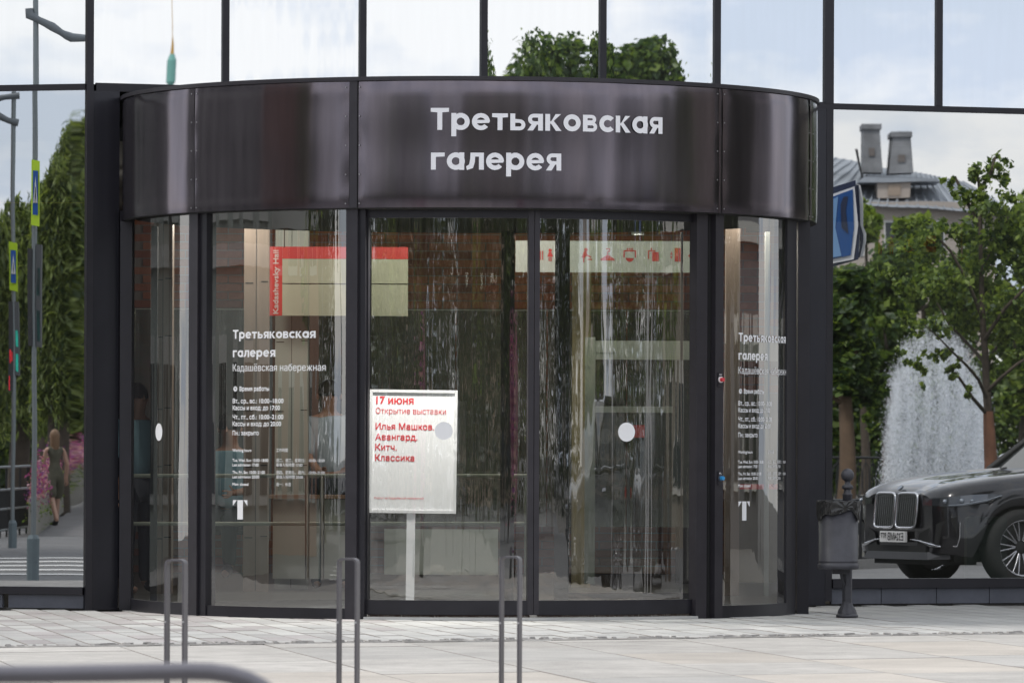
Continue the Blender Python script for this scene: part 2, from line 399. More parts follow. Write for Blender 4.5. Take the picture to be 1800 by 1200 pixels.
def stone(ea, eb, la, lb, m, key, thick=.05, nm='paving_slab'):
    if key not in meshes:
        mb = MB(); g_ = .004; c = .004
        a0, a1, b0, b1 = g_, la - g_, g_, lb - g_
        lo = [ea * a0 + eb * b0, ea * a1 + eb * b0, ea * a1 + eb * b1, ea * a0 + eb * b1]
        hi = [ea * (a0 + c) + eb * (b0 + c), ea * (a1 - c) + eb * (b0 + c), ea * (a1 - c) + eb * (b1 - c), ea * (a0 + c) + eb * (b1 - c)]
        V = [v - Vector((0, 0, thick)) for v in lo] + [v - Vector((0, 0, c)) for v in lo] + hi
        F = [(i, (i + 1) % 4, (i + 1) % 4 + 4, i + 4) for i in range(4)] + [(i + 4, (i + 1) % 4 + 4, (i + 1) % 4 + 8, i + 8) for i in range(4)]
        mb.add(V, F, 1); mb.add(V, [(8, 9, 10, 11)]); meshes[key] = mb.mesh(nm, [m, mat('grout', (.22, .205, .19), .95)])
    return meshes[key]
cnt = 0
for i in range(-7, 9):                        # large slabs in staggered lanes, towards the camera
    start = l0 + ul * (2.6 + i * .93)
    t = -random.choice((.0, .6, 1.1, 1.5)); 
    while t < 9.2:
        ln = random.choice((1.5, 1.9, 2.2)); mi = random.choice((0, 0, 1, 1, 2))
        a = max(t, .07); l_ = ln - (a - t)
        if l_ > .15:
            o = bpy.data.objects.new('paving_slab', stone(ul, v2, .93, round(l_, 2), slabm[mi], ('s', mi, round(l_, 2))))
            COL.objects.link(o); o.parent = pave; o.location = start + v2 * a + Vector((0, 0, random.uniform(-.0015, .0015))); cnt += 1
        t += ln
pc = 0; stuff = MB()
for i in range(-17, 27):                      # small pavers up to the building
    for j in range(0, 18):
        off = (.31 if i % 2 else 0)
        p = l0 + ul * (3.2 + i * .2) - v2 * (.16 + (j + 1) * .62 - off)
        c = p + ul * .1 + v2 * .31
        if (c - A0).dot(NR) < .2 and (c - A0).dot(U) > 0: continue
        if (c - A0).dot(NL) < .2 and (c - A0).dot(UL) < 0: continue
        if math.hypot(c.x + .32, c.y - 39.6) < 2.1: continue
        if c.x < -3.9 or c.x > 5.2: continue
        dark = (c.x < -.8 and random.random() < .42)
        mi = random.choice((2, 3)) if dark else random.choice((0, 1, 1, 0))
        key = ('p', mi)
        if pc < 298 and -3.6 < c.x < 4.2:
            o = bpy.data.objects.new('paver', stone(ul, v2, .2, .62, pavem[mi], key, nm='paver')); COL.objects.link(o); o.parent = pave
            o.location = p + Vector((0, 0, random.uniform(-.002, .002))); pc += 1
        else:
            g_ = .004
            q = [p + ul * g_ + v2 * g_, p + ul * (.2 - g_) + v2 * g_, p + ul * (.2 - g_) + v2 * (.62 - g_), p + ul * g_ + v2 * (.62 - g_)]
            stuff.prism([(v.x, v.y, -.01) for v in q], (0, 0, .0085), mi)
if stuff.v: o = stuff.build('paver_field', pavem, pave); o['kind'] = 'stuff'
# plain paving sheet further out to both sides
# rough cement strip between slabs and pavers
mb = MB(); n = 420
random.seed(3)
for k in range(n):
    s = 3.3 + (k - n / 2) * .0195
    wv = .035 + .03 * random.random(); of = random.uniform(-.02, .02)
    if random.random() < .12: continue
    c = l0 + ul * (s + random.uniform(-.03, .03)) - v2 * (.045 + of + .03 * math.sin(s * 2.3) + .03 * math.sin(s * 9.1))
    a, b, h = ul * random.uniform(.006, .05), v2 * wv * random.uniform(.5, 1.3), random.uniform(.001, .018)
    top = [c - a * .6 - b * .5, c + a * .7 - b * .6, c + a * .5 + b * .5, c - a * .7 + b * .6]
    lo = [c - a - b, c + a - b, c + a + b, c - a + b]
    mb.add([v - Vector((0, 0, .01)) for v in lo] + [v + Vector((0, 0, h)) for v in top], HEX[1:])
mb.prism([l0 - ul * .8 + v2 * .06, l0 + ul * 7.6 + v2 * .06, l0 + ul * 7.6 - v2 * .15, l0 - ul * .8 - v2 * .15], (0, 0, .003))
o = mb.build('cement_joint', mat('rough cement', (.27, .26, .25), .95, var=.35, vscale=14, bump=.8, bscale=50), pave); o['kind'] = 'stuff'

# ------------------------------------------------------------------ the gallery's glass walls
bld = thing('gallery_building', (A0.x, A0.y, 0), 'museum building of mirror glass panes in thin dark frames behind the round entrance', 'building')
ZT, ZTOP = 3.80, 6.95
def pane(name, W, s0, s1, z0, z1, m, amp, seed, nu=20, nv=20, vert=False, tilt=(0, 0)):
    r_ = random.Random(seed); ph = [r_.uniform(0, 6.28) for _ in range(8)]
    def fn(u, v):
        s = s0 + (s1 - s0) * u; z = z0 + (z1 - z0) * v
        d = amp * (.5 * math.sin(5.3 * s + ph[0] + .8 * math.sin(1.9 * z + ph[1])) + .5 * math.sin(3.1 * z + ph[2] + math.sin(2.3 * s + ph[3])) + .22 * math.sin(11 * s + ph[4] + 3 * z) + .2 * math.sin(9 * z + ph[5] - 2 * s))
        if vert: d += amp * .25 * (math.sin(33 * s + 2 * math.sin(2 * z + ph[6])) + math.sin(57 * s + ph[7]))
        e = min(u, 1 - u) * 14; f = min(v, 1 - v) * 14
        d += amp * 1.5 * (max(0, 1 - e) ** 2 + max(0, 1 - f) ** 2)
        d += tilt[0] * (u - .5) * (s1 - s0) + tilt[1] * (v - .5) * (z1 - z0)
        return W(s, z, d - .012)
    o = MB().grid(fn, nu, nv).build(name, m, bld); return o
def mull(W, s, z0, z1, wd=.045, dp=.06, m=M_FRAME, name='mullion', off=.012):
    mb = MB(); c = W(s, (z0 + z1) / 2, off - dp / 2 + .0)
    ax = (W(s + 1, 0, 0) - W(s, 0, 0)).normalized() * wd / 2; ay = (W(s, 0, 1) - W(s, 0, 0)).normalized() * dp / 2
    mb.obox(c, ax, ay, (0, 0, (z1 - z0) / 2)); return mb.build(name, m, bld)
def trans(W, s0, s1, z, hh=.045, dp=.05, m=M_FRAME, name='transom', off=.008):
    mb = MB(); c = W((s0 + s1) / 2, z, off - dp / 2)
    ax = (W(s1, 0, 0) - W(s0, 0, 0)) / 2; ay = (W(0, 0, 1) - W(0, 0, 0)).normalized() * dp / 2
    mb.obox(c, ax, ay, (0, 0, hh / 2)); return mb.build(name, m, bld)
# upper row right wall
up = [0.0] + [sR(x, 60) for x in (397, 638, 851, 1060, 1261)] + [sR(1457, 100), sR(1651, 100)]
up += [up[-1] + (up[-1] - up[-2]), up[-1] + 2 * (up[-1] - up[-2])]
for i in range(len(up) - 1):
    pane('upper_pane', WR, up[i] + .02, up[i + 1] - .02, ZT + .02, ZTOP, G_UP, .00013, 10 + i, vert=(i == 1), nu=60 if i == 1 else 20, tilt=((0.0, .0004, -.0003, .0005, -.0004, .0004, 0, .0005, 0, 0)[i], 0))
    mull(WR, up[i + 1], ZT + .0225, ZTOP, wd=.05 if i != 6 - 1 else .075)
# lower row right wall
zs = 1.133 + 0; 
ZS = hit(1640, 1017, NR).z                     # bottom edge of the big lower pane
ZB = hit(1640, 1031, NR).z
s1 = sR(1457, 600); s2 = s1 + 2 * (up[-3] - up[-4]) + .35
for i, (a, b) in enumerate(((s1, s2), (s2, s2 + 2.4))):
    pane('lower_pane', WR, a + .03, b - .02, ZS, ZT - .02, G_LO, .00006 if i == 0 else .0001, 40 + i, nu=30, nv=40)
    mull(WR, b, .13, ZT - .0225, wd=.05)
mull(WR, s1, .03, ZT - .0225, wd=.055, dp=.09)
trans(WR, s1 - .03, s2 + 2.4, ZT)
trans(WR, 0.05, s1 - .03, ZT, hh=.06)
trans(WR, s1 + .03, s2 + 2.4, (ZS + ZB) / 2, hh=ZS - ZB + .01, dp=.1, name='sill', off=.03)
s = s1 + .03
k = 0
for a, b in zip([1461, 1549, 1646, 1739, 1835, 1930], [1549, 1646, 1739, 1835, 1930, 2025]):
    sa, sb = sR(a, 1045), sR(b, 1045)
    mb = MB(); mb.obox(WR((sa + sb) / 2, ZB / 2 + .002, -.02), U * ((sb - sa) / 2 - .003), NR * .02, (0, 0, ZB / 2 - .008)); mb.build('plinth_tile', M_PLINTH, bld)
# left wall
ZSL = hit(75, 1031, NL).z; ZBL = hit(75, 1043, NL).z
pane('lower_pane', WL, -1.75, -.03, ZSL, ZT - .02, G_LO, .00007, 77, nu=34, nv=60)
pane('lower_pane', WL, -3.6, -1.79, ZSL, ZT - .02, G_LO, .0001, 78)
pane('upper_pane', WL, -1.75, -.02, ZT + .02, ZTOP, G_UP, .00016, 79)
pane('upper_pane', WL, -3.6, -1.79, ZT + .02, ZTOP, G_UP, .00016, 80)
for sv in (-1.77, -3.62): mull(WL, sv, .03, ZTOP)
trans(WL, -3.6, -.03, ZT); trans(WL, -3.6, -.03, (ZSL + ZBL) / 2, hh=ZSL - ZBL + .005, dp=.1, name='sill', off=.03)
for a, b in ((-.62, -.03), (-1.3, -.66), (-1.95, -1.31), (-2.6, -1.96)):
    mb = MB(); mb.obox(WL((a + b) / 2, ZBL / 2 + .002, -.02), UL * ((b - a) / 2 - .004), NL * .02, (0, 0, ZBL / 2 - .008)); mb.build('plinth_tile', M_PLINTH, bld)
mull(WR, 0, .0, ZTOP, wd=.05, dp=.08, name='corner_mullion', off=.03)
# fill behind: backing wall under the upper row, flat side panels left and right of the drum
def side_panel(a, b, z0, z1, off, m, name='cladding_panel'):
    sa, sb = sR(a, 700), sR(b, 700); mb = MB()
    mb.grid(lambda u, v: WR(sa + (sb - sa) * u, z0 + (z1 - z0) * v, off + .0012 * math.sin(9 * v + 3 * u) + .001 * math.sin(4 * u * 3)), 6, 24)
    return mb.build(name, m, bld)
side_panel(161, 208, 0, ZT - .03, .01, M_PANEL)
side_panel(206, 232, 0, 2.9, .06, M_FRAME)
side_panel(1417, 1451, 0, ZT - .03, .01, M_PANEL)
# roof slab and blank walls so that the room inside is closed
def wpoly(sa, da, z): return WR(sa, z, da)
M_ROOF = mat('roof slab', (.2, .2, .2), .8); M_INW = mat('interior grey wall', (.20, .20, .19), .8, var=.1, vscale=2)
def corner(s, d): p = A0 + U * s + NR * d; return p
mb = MB()
rl = [WL(-3.6, 0), A0 + NR * -.1, corner(s2 + 2.4, -.1), corner(s2 + 2.4, -16), corner(-5.5, -16)]
mb.prism([(p.x, p.y, ZTOP) for p in rl], (0, 0, .4)); mb.build('roof', M_ROOF, bld)
mb = MB(); mb.prism([(p.x, p.y, 3.42) for p in [WL(-3.6, 0, -.1), A0 - Vector((-.0, -.15, 0)), corner(s2 + 2.4, -.12), corner(s2 + 2.4, -15.9), corner(-5.4, -15.9)]], (0, 0, .1))
mb.build('ceiling_slab', mat('dark ceiling', (.045, .045, .045), .8), bld)
mb = MB(); mb.prism([(p.x, p.y, -.03) for p in [WL(-3.6, 0, -.05), A0 - Vector((0, -.06, 0)), corner(s2 + 2.4, -.05), corner(s2 + 2.4, -15.9), corner(-5.4, -15.9)]], (0, 0, .04))
struct(mb, 'interior_floor', mat('grey stone floor', (.13, .125, .12), .35, var=.15, vscale=2))
mb = MB(); 
mb.prism([corner(-5.5, -15.9), corner(s2 + 2.4, -15.9), corner(s2 + 2.4, -16), corner(-5.5, -16)], (0, 0, ZTOP))
mb.prism([corner(s2 + 2.4, -.1), corner(s2 + 2.45, -.1), corner(s2 + 2.45, -15.9), corner(s2 + 2.4, -15.9)], (0, 0, ZTOP))
p0 = WL(-3.62, 0, -.1)
mb.prism([p0, p0 + Vector((-.05, 0, 0)), corner(-5.5, -15.9), corner(-5.45, -15.9)], (0, 0, ZTOP)); mb.build('wall', M_INW, bld)

# ------------------------------------------------------------------ the round entrance
DC = Vector(((824 - CX) / FPX * 39.6, 39.6, 0)); RC, RG = 2.545, 2.455
def alpha(px, rad, py=800):
    a, b = ray(px, py); A = 1 + a * a; B = -2 * (a * DC.x + DC.y); C = DC.x ** 2 + DC.y ** 2 - rad * rad
    disc = B * B - 4 * A * C
    if disc < 0: return R(90) * (1 if a * DC.y > DC.x else -1)
    t = (-B - math.sqrt(disc)) / (2 * A); return math.atan2(a * t - DC.x, DC.y - t)
def C_(al, rad, z): return Vector((DC.x + rad * math.sin(al), DC.y - rad * math.cos(al), z))
def zpix(px, py, rad):
    al = alpha(px, rad, py); p = C_(al, rad, 0); a, b = ray(px, py); return CAMZ + b * p.y
def wall_alpha(sign, rad):
    al = R(80) * sign
    while (C_(al, rad, 0) - A0).dot(NR) > 0 and abs(al) < R(170): al += R(.25) * sign
    return al
aL, aR = max(wall_alpha(-1, RC), R(-100)), wall_alpha(1, RC)
ent = thing('entrance_vestibule', DC, 'round glass entrance with dark metal fascia carrying white Cyrillic gallery lettering', 'entrance')
ZC0, ZC1 = 2.83, 3.73
can = thing('canopy', (0, 0, 0), None, None); can.parent = ent
seams = [aL, alpha(340, RC), alpha(612, RC), alpha(627, RC), alpha(1262, RC), alpha(1268, RC), alpha(1422, RC), aR]
def canopy_panel(a0, a1, seed, strip=False):
    r_ = random.Random(seed); ph = [r_.uniform(0, 6.28) for _ in range(10)]
    def fn(u, v):
        al = a0 + (a1 - a0) * u + (0.0); s = al * RC; z = ZC0 + (ZC1 - .03 - ZC0) * v
        d = 0
        if not strip:
            ev = max(0, 1 - min(u, 1 - u) * (a1 - a0) * RC / .09) ** 2
            eh = max(0, 1 - min(v, 1 - v) / .10) ** 2
            d = .0022 * math.sin(6.1 * s + ph[0]) + .0011 * math.sin(13 * s + ph[1] + .7 * math.sin(3 * z + ph[2])) + .00028 * math.sin(29 * s + ph[3] + .5 * math.sin(5 * z)) + .0005 * math.sin(5 * z + ph[4] + 2 * s)
            d -= .003 * ev + .0048 * eh; d += .0006 * math.sin(11 * z + ph[6])
            d += .0008 * ev * math.sin(z * 21 + ph[5])
        else: d = .004
        return C_(al, RC + d, z)
    nu = max(2, int((a1 - a0) / R(.6)))
    return MB().grid(fn, nu, 30).build('fascia_strip' if strip else 'fascia_panel', M_FRAMEL if strip else M_CANOPY, can, DC)
gp = R(.07)
for i in range(len(seams) - 1):
    canopy_panel(seams[i] + gp, seams[i + 1] - gp, 60 + i, strip=(i == 2))
# the rim that caps the fascia, dark core behind, underside and roof
def ringmesh(r0, r1, z0, z1, a0, a1, n=90):
    mb = MB(); f = lambda u: a0 + (a1 - a0) * u
    for (ra, za, rb, zb) in ((r1, z0, r1, z1), (r1, z1, r0, z1), (r0, z1, r0, z0), (r0, z0, r1, z0)):
        mb.grid(lambda u, v: C_(f(u), ra + (rb - ra) * v, za + (zb - za) * v), n, 1)
    for a in (a0, a1): mb.add([C_(a, r0, z0), C_(a, r1, z0), C_(a, r1, z1), C_(a, r0, z1)], [(0, 1, 2, 3)])
    return mb
ringmesh(RC - .06, RC + .012, ZC1 - .028, ZC1, aL, aR).build('cap_rim', M_FRAMEL, can, DC)
ringmesh(RC - .05, RC - .012, ZC0 - .004, ZC1 - .03, aL, aR).build('core_band', M_BLACK, can, DC)
ringmesh(.0, RC - .05, ZC0 + .03, ZC0 + .09, R(-180), R(180)).build('soffit', mat('soffit', (.03, .03, .03), .7), can, DC)
ringmesh(.0, RC - .06, ZC1 - .09, ZC1 - .045, aL, aR, 90).build('roof_sheet', mat('entrance roof', (.09, .09, .09), .6), can, DC)
# rivets
mb = MB()
for sm, ds in ((340, (-5,  4)), (618, (-12, 12)), (1265, (-6, 6)), (1424, (-3, 3))):
    for dd in ds:
        for k in range(5):
            z = ZC0 + .03 + k * (ZC1 - ZC0 - .1) / 4; al = alpha(sm + dd, RC)
            c = C_(al, RC + .002, z); e = C_(al, 1, 0) - C_(al, 0, 0); t = Vector((math.cos(al), math.sin(al), 0))
            mb.obox(c, t * .004, e * .002, (0, 0, .004))
o = mb.build('rivets', mat('rivet steel', (.35, .35, .36), .4, .8), can, DC); o['kind'] = 'stuff'
# lettering of the fascia
def cyl_text(q, wd, px, pyb, px_end, hpx, rad, hunits, mb, arc=None, mi=0, zb=None):
    a0 = alpha(px, rad, pyb); a1 = alpha(px_end, rad, pyb) if arc is None else a0 + arc
    z0 = zpix(px, pyb, rad) if zb is None else zb
    D = C_(a0, rad, 0).y; h = hpx / FPX * D / hunits
    put_text(mb, q, wd, lambda x, y: C_(a0 + x / rad, rad, z0 + y), (a1 - a0) * rad, h, mi)
    return a1 - a0, z0
mb = MB(); RT = RC + .009
q, wd = bold_quads('Третьяковская'); cyl_text(q, wd, 757, 228.6, 1164.5, 38.6, RT, 1.31, mb)
q, wd = bold_quads('галерея'); cyl_text(q, wd, 757.5, 298.4, 986.5, 30, RT, 1.0, mb)
o = mb.build('lettering', mat('white sign enamel', (.84, .84, .88), .45), can, DC); o['label'] = 'large white Cyrillic words on the fascia'

# posts of the drum
def post(p0, p1, z0, z1, rin, rout, m=M_FRAME, name='post', par=ent):
    a0, a1 = alpha(p0, rout), alpha(p1, rout)
    mb = MB()
    pts = [C_(a0, rout, z0), C_(a1, rout, z0), C_(a1, rin, z0), C_(a0, rin, z0)]
    mb.prism(pts, (0, 0, z1 - z0)); return mb.build(name, m, par)
post(331, 346, 0, ZC0 - .006, RG - .03, RG + .045, M_FRAMEL); post(347, 362, 0, ZC0 - .006, RG - .06, RG + .028)
post(607, 627, 0, ZC0 - .006, RG - .06, RG + .045, M_FRAMEL); post(628, 641, 0, ZC0 - .006, RG - .06, RG + .012)
post(1224, 1243, 0, ZC0 - .006, RG - .06, RG + .012, M_FRAMEL); post(1244, 1256, 0, ZC0 - .006, RG - .06, RG + .0, M_BLACK); post(1257, 1271, 0, ZC0 - .006, RG - .06, RG + .045, M_FRAMEL)
post(1383, 1399, .0, ZC0 - .006, RG - .06, RG + .01); 
pp = P(1411, 1077, 39.0); mb = MB(); mb.box((pp.x - .045, 38.95, 0), (pp.x + .04, 39.4, ZC0 - .006)); mb.build('post', M_FRAME, ent)
mb = MB(); pp = P(222, 1070, 39.4); mb.box((pp.x - .045, 39.3, 0), (pp.x + .04, 39.5, ZC0 - .006)); mb.build('post', M_FRAME, ent)
# curved panes
def cpane(p0, p1, z0, z1, rad, m, seed, name='curved_pane', amp=1.0, par=ent):
    a0, a1 = alpha(p0, rad), alpha(p1, rad); r_ = random.Random(seed); ph = [r_.uniform(0, 6.28) for _ in range(8)]
    def fn(u, v):
        al = a0 + (a1 - a0) * u; s = al * rad; z = z0 + (z1 - z0) * v
        d = .00055 * math.sin(9 * s + ph[0] + .5 * math.sin(2 * z + ph[4])) + .00022 * math.sin(31 * s + ph[1] + .8 * math.sin(1.7 * z + ph[5])) + .00010 * math.sin(77 * s + ph[2] + .9 * math.sin(2.9 * z)) + .00005 * math.sin(140 * s + ph[3] + 1.1 * math.sin(3.7 * z + ph[6])) + .00005 * math.sin(3 * z + ph[7])
        return C_(al, rad + d * amp, z)
    return MB().grid(fn, max(60, int((a1 - a0) * rad / .008)), 14).build(name, m, par)
cpane(233, 331, .085, ZC0 + .02, RG, G_DRUM, 1, amp=.8); cpane(362, 607, .075, ZC0 + .02, RG, G_DRUM, 2, amp=.7); cpane(1271, 1384, .085, ZC0 + .02, RG, G_DRUM, 3, amp=.7)
def base_ring(p0, p1, h, rin, rout, name='base_rail'):
    return ringmesh(rin, rout, .0, h, alpha(p0, rout), alpha(p1, rout), 40).build(name, M_FRAME, ent)
base_ring(230, 331, .085, RG - .04, RG + .02); base_ring(362, 607, .075, RG - .04, RG + .02); base_ring(1271, 1384, .085, RG - .04, RG + .02)
# drum floor
ringmesh(0, RG - .045, -.02, .016, R(-180), R(180)).build('floor_mat', mat('floor mat', (.10, .10, .10), .9, var=.2, vscale=20, bump=.4, bscale=90), ent)
ringmesh(RG - .06, RG + .03, -.0, .018, alpha(642, RG), alpha(1223, RG), 60).build('threshold', mat('threshold', (.5, .5, .5), .5, .6), ent)
# sliding doors
RD = RG - .055
for p0, p1, px_s, nm in ((642, 938, 780, 'left'), (939, 1223, 1101, 'right')):
    sl = thing('sliding_door', (0, 0, 0), None, None); sl.parent = ent
    cpane(p0 + 4, p1 - 4, .13, ZC0 - .05, RD, G_DRUM, 8 + p0, name='door_pane', par=sl, amp=1.3)
    ringmesh(RD - .02, RD + .025, .035, .135, alpha(p0 + 2, RD), alpha(p1 - 1, RD), 40).build('bottom_rail', M_FRAME, sl)
    ringmesh(RD - .02, RD + .025, ZC0 - .065, ZC0 - .01, alpha(p0 + 2, RD), alpha(p1 - 1, RD), 40).build('top_rail', M_FRAME, sl)
    e0, e1 = ((928, 938) if nm == 'left' else (939, 948))
    post(e0, e1, .036, ZC0 - .01, RD - .02, RD + .028, M_FRAMEL, 'stile', sl)
    e0, e1 = ((642, 646) if nm == 'left' else (1219, 1223)); post(e0, e1, .036, ZC0 - .01, RD - .02, RD + .026, M_FRAME, 'stile', sl)
    a0, a1 = alpha(p0 + 6, RD), alpha(p1 - 6, RD); br = MB(); nb = 420
    for k in range(nb):
        al = a0 + (a1 - a0) * k / nb; c = C_(al, RD + random.uniform(-.004, .012), 0); t = Vector((math.cos(al), math.sin(al), 0)) * .003
        l_ = Vector((random.uniform(-.006, .006), random.uniform(-.006, .006), 0))
        br.add([c - t + Vector((0, 0, .036)), c + t + Vector((0, 0, .036)), c + t * .5 + l_ + Vector((0, 0, .003 + random.random() * .008))], [(0, 1, 2)])
    ob = br.build('brush_seal', mat('brown brush', (.075, .045, .036), .9), sl); ob['kind'] = 'stuff'
def dot(px, py, rad, r_m, par, m=M_WHITE):
    a0 = alpha(px, rad, py); z0 = zpix(px, py, rad); mb = MB(); n = 28
    pts = [C_(a0 + r_m * math.cos(6.2832 * k / n) / (rad), rad + .004, z0 + r_m * math.sin(6.2832 * k / n)) for k in range(n)]
    mb.add(pts, [tuple(range(n))]); return mb.build('warning_dot', m, par)
sls = [o for o in ent.children if o.name.startswith('sliding_door')]
dot(780, 757, RD, .062, sls[0]); dot(1101, 759, RD, .066, sls[1]); dot(280, 759, RG, .062, ent)
# opening hours on the glass
LINES = [('Кадашёвская набережная', 654, 0, 163, 12, .0), ('Время работы', 688.5, 12, 64, 7, .012),
         ('Вт., ср., вс.: 10:00–18:00', 710, 0, 89, 7.5, .012), ('Кассы и вход: до 17:00', 722, 0, 83, 7.5, .012),
         ('Чт., пт., сб.: 10:00–21:00', 738, 0, 89, 7.5, .012), ('Кассы и вход: до 20:00', 750, 0, 85, 7.5, .012), ('Пн.: закрыто', 766, 0, 46, 7.5, .012),
         ('Working hours', 795, 0, 33, 4.8, .008), ('工作時間', 795, 77, 97, 5, .0),
         ('Tue, Wed, Sun: 10:00–18:00', 812.5, 0, 63, 4.8, .008), ('週二、週三、星期日： 10:00–18:00', 812.5, 77, 162, 4.8, .0),
         ('Last admission 17:00', 820.5, 0, 46, 4.8, .008), ('最後入場時間 17:00', 820.5, 77, 123, 4.8, .0),
         ('Thu, Fri, Sat: 10:00–21:00', 833.5, 0, 57, 4.8, .008), ('週四、星期五、週六： 10:00–21:00', 833.5, 77, 162, 4.8, .0),
         ('Last admission 20:00', 841.5, 0, 47, 4.8, .008), ('最後入場時間 20:00', 841.5, 77, 124, 4.8, .0),
         ('Mon: closed', 854.5, 0, 28, 4.8, .008), ('週一：休息', 854.5, 77, 103, 4.8, .0)]
FQ = {}
def decal(xs, first=None):
    mb = MB(); rad = RG + .004; arcs = []
    aw = 409
    def arc_at(dx, y): return alpha(aw + dx, rad, y) - alpha(aw, rad, y)
    a0 = alpha(xs, rad, 700); Dref = C_(alpha(aw, rad), rad, 0).y
    for txt, y, hp in (('Третьяковская', 597, 15.6), ('галерея', 629.3, 12)):
        q, wd = bold_quads(txt, rows=18); z0 = CAMZ + (800 - y) / FPX * Dref; a1 = arc_at(145 if hp > 14 else 74.5, y)
        put_text(mb, q, wd, lambda x, yy: C_(a0 + x / rad, rad, z0 + yy), a1 * rad, hp / FPX * Dref / (1.31 if hp > 14 else 1.0))
    for txt, y, x0, x1, hp, bo in LINES:
        if txt not in FQ: FQ[txt] = font_quads(txt, 16 if hp > 7.4 else 11, bo)
        q, wd = FQ[txt]; z0 = CAMZ + (800 - y) / FPX * Dref; b0, b1 = arc_at(x0, y), arc_at(x1, y)
        put_text(mb, q, wd, lambda x, yy: C_(a0 + b0 + x / rad, rad, z0 + yy), (b1 - b0) * rad, hp / FPX * Dref / .70)
    pw = Dref / FPX
    def pt(dx, y): return C_(a0 + arc_at(dx, y), rad, CAMZ + (800 - y) * pw)
    mb.add([pt(9, 880), pt(18.6, 880), pt(18.6, 914), pt(9, 914)], [(0, 1, 2, 3)])
    mb.add([pt(1, 880), pt(8, 880), pt(1, 890)], [(0, 1, 2)]); mb.add([pt(19.6, 880), pt(26.5, 880), pt(26.5, 890)], [(0, 1, 2)])
    c = pt(4.5, 685); n = 16; ca = a0 + arc_at(4.5, 685)
    # clock disc with its two hands left open
    ring_ = [(4.6 * math.cos(6.2832 * k / n), 4.6 * math.sin(6.2832 * k / n)) for k in range(n)]
    mb.add([C_(ca + x * pw / rad, rad, c.z + y * pw) for x, y in ring_], [tuple(range(n))])
    mb.add([C_(ca + x * pw / rad, rad + .002, c.z + y * pw) for x, y in ((-.6, -.3), (.6, -.3), (.6, 3.2), (-.6, 3.2))], [(0, 1, 2, 3)], 1)
    mb.add([C_(ca + x * pw / rad, rad + .003, c.z + y * pw) for x, y in ((-.6, -.5), (2.4, -1.6), (2.4, -.6), (.6, .4))], [(0, 1, 2, 3)], 1)
    o = mb.build('opening_hours_lettering', [M_WHITE, M_BLACK], ent); return o
decal(409)['label'] = 'white opening hours text on the left curved pane'
decal(1298)['label'] = 'white opening hours text on the right curved pane'
# call buttons on the right post
for py, colr, pale, lb in ((667, (.65, .05, .07), (.75, .72, .72), 'red call button'), (840, (.03, .28, .62), (.05, .07, .1), 'blue call button')):
    al = alpha(1265, RG + .046, py); z = zpix(1265, py, RG + .046); e = (C_(al, 1, 0) - C_(al, 0, 0)); t = Vector((math.cos(al), math.sin(al), 0))
    mb = MB(); c = C_(al, RG + .049, z); mb.obox(c, t * .020, e * .004, (0, 0, .048))
    bt = mb.build('call_button', M_FRAMEL, ent); bt['label'] = lb
    mb = MB(); mb.tube([c + e * .004, c + e * .012], .022, 20); mb.build('button_collar', mat('collar' + lb, pale, .5), bt)
    mb = MB(); mb.tube([c + e * .012, c + e * .034], .014, 18); mb.build('push_button', mat('button' + lb, colr, .4), bt)
    mb = MB(); q, wd = font_quads('ВЫХОД' if py < 700 else '♿', 10, .0) if py < 700 else ([(0, .5, 0, .5, 0, .1), (0, .2, .1, .3, .1, .7), (.4, .6, .4, .6, -.1, .1)], .6)
    put_text(mb, q, wd, lambda x, y: c + t * (x - .013) + e * .006 + Vector((0, 0, .03 + y)), .026, .014); mb.build('button_legend', M_WHITE, bt)
# inner door frames at the back of the vestibule
for a, b, D in ((880, 904, 41.75), (975, 1001, 41.7), (646, 652, 41.7), (1196, 1200, 41.7), (265, 276, 41.0)):
    p0, p1 = P(a, 700, D), P(b, 700, D); mb = MB(); mb.box((p0.x, D, 0.02), (p1.x, D + .08, ZC0 + .03)); mb.build('inner_door_stile', M_BLACK, ent)
p0, p1 = P(1000, 700, 41.7), P(1222, 700, 41.7); mb = MB(); mb.box((p0.x, 41.72, .03), (p1.x, 41.78, .075)); mb.build('inner_bottom_rail', M_BLACK, ent)
mb = MB(); p0, p1 = P(652, 700, 41.7), P(880, 700, 41.7); mb.grid(lambda u, v: Vector((p0.x + (p1.x - p0.x) * u, 41.74, .05 + 2.75 * v)), 1, 1); mb.build('inner_pane', G_INNER, ent)
mb = MB(); p0, p1 = P(1001, 700, 41.7), P(1222, 700, 41.7); mb.grid(lambda u, v: Vector((p0.x + (p1.x - p0.x) * u, 41.74, .08 + 2.72 * v)), 1, 1); mb.build('inner_pane', G_INNER, ent)
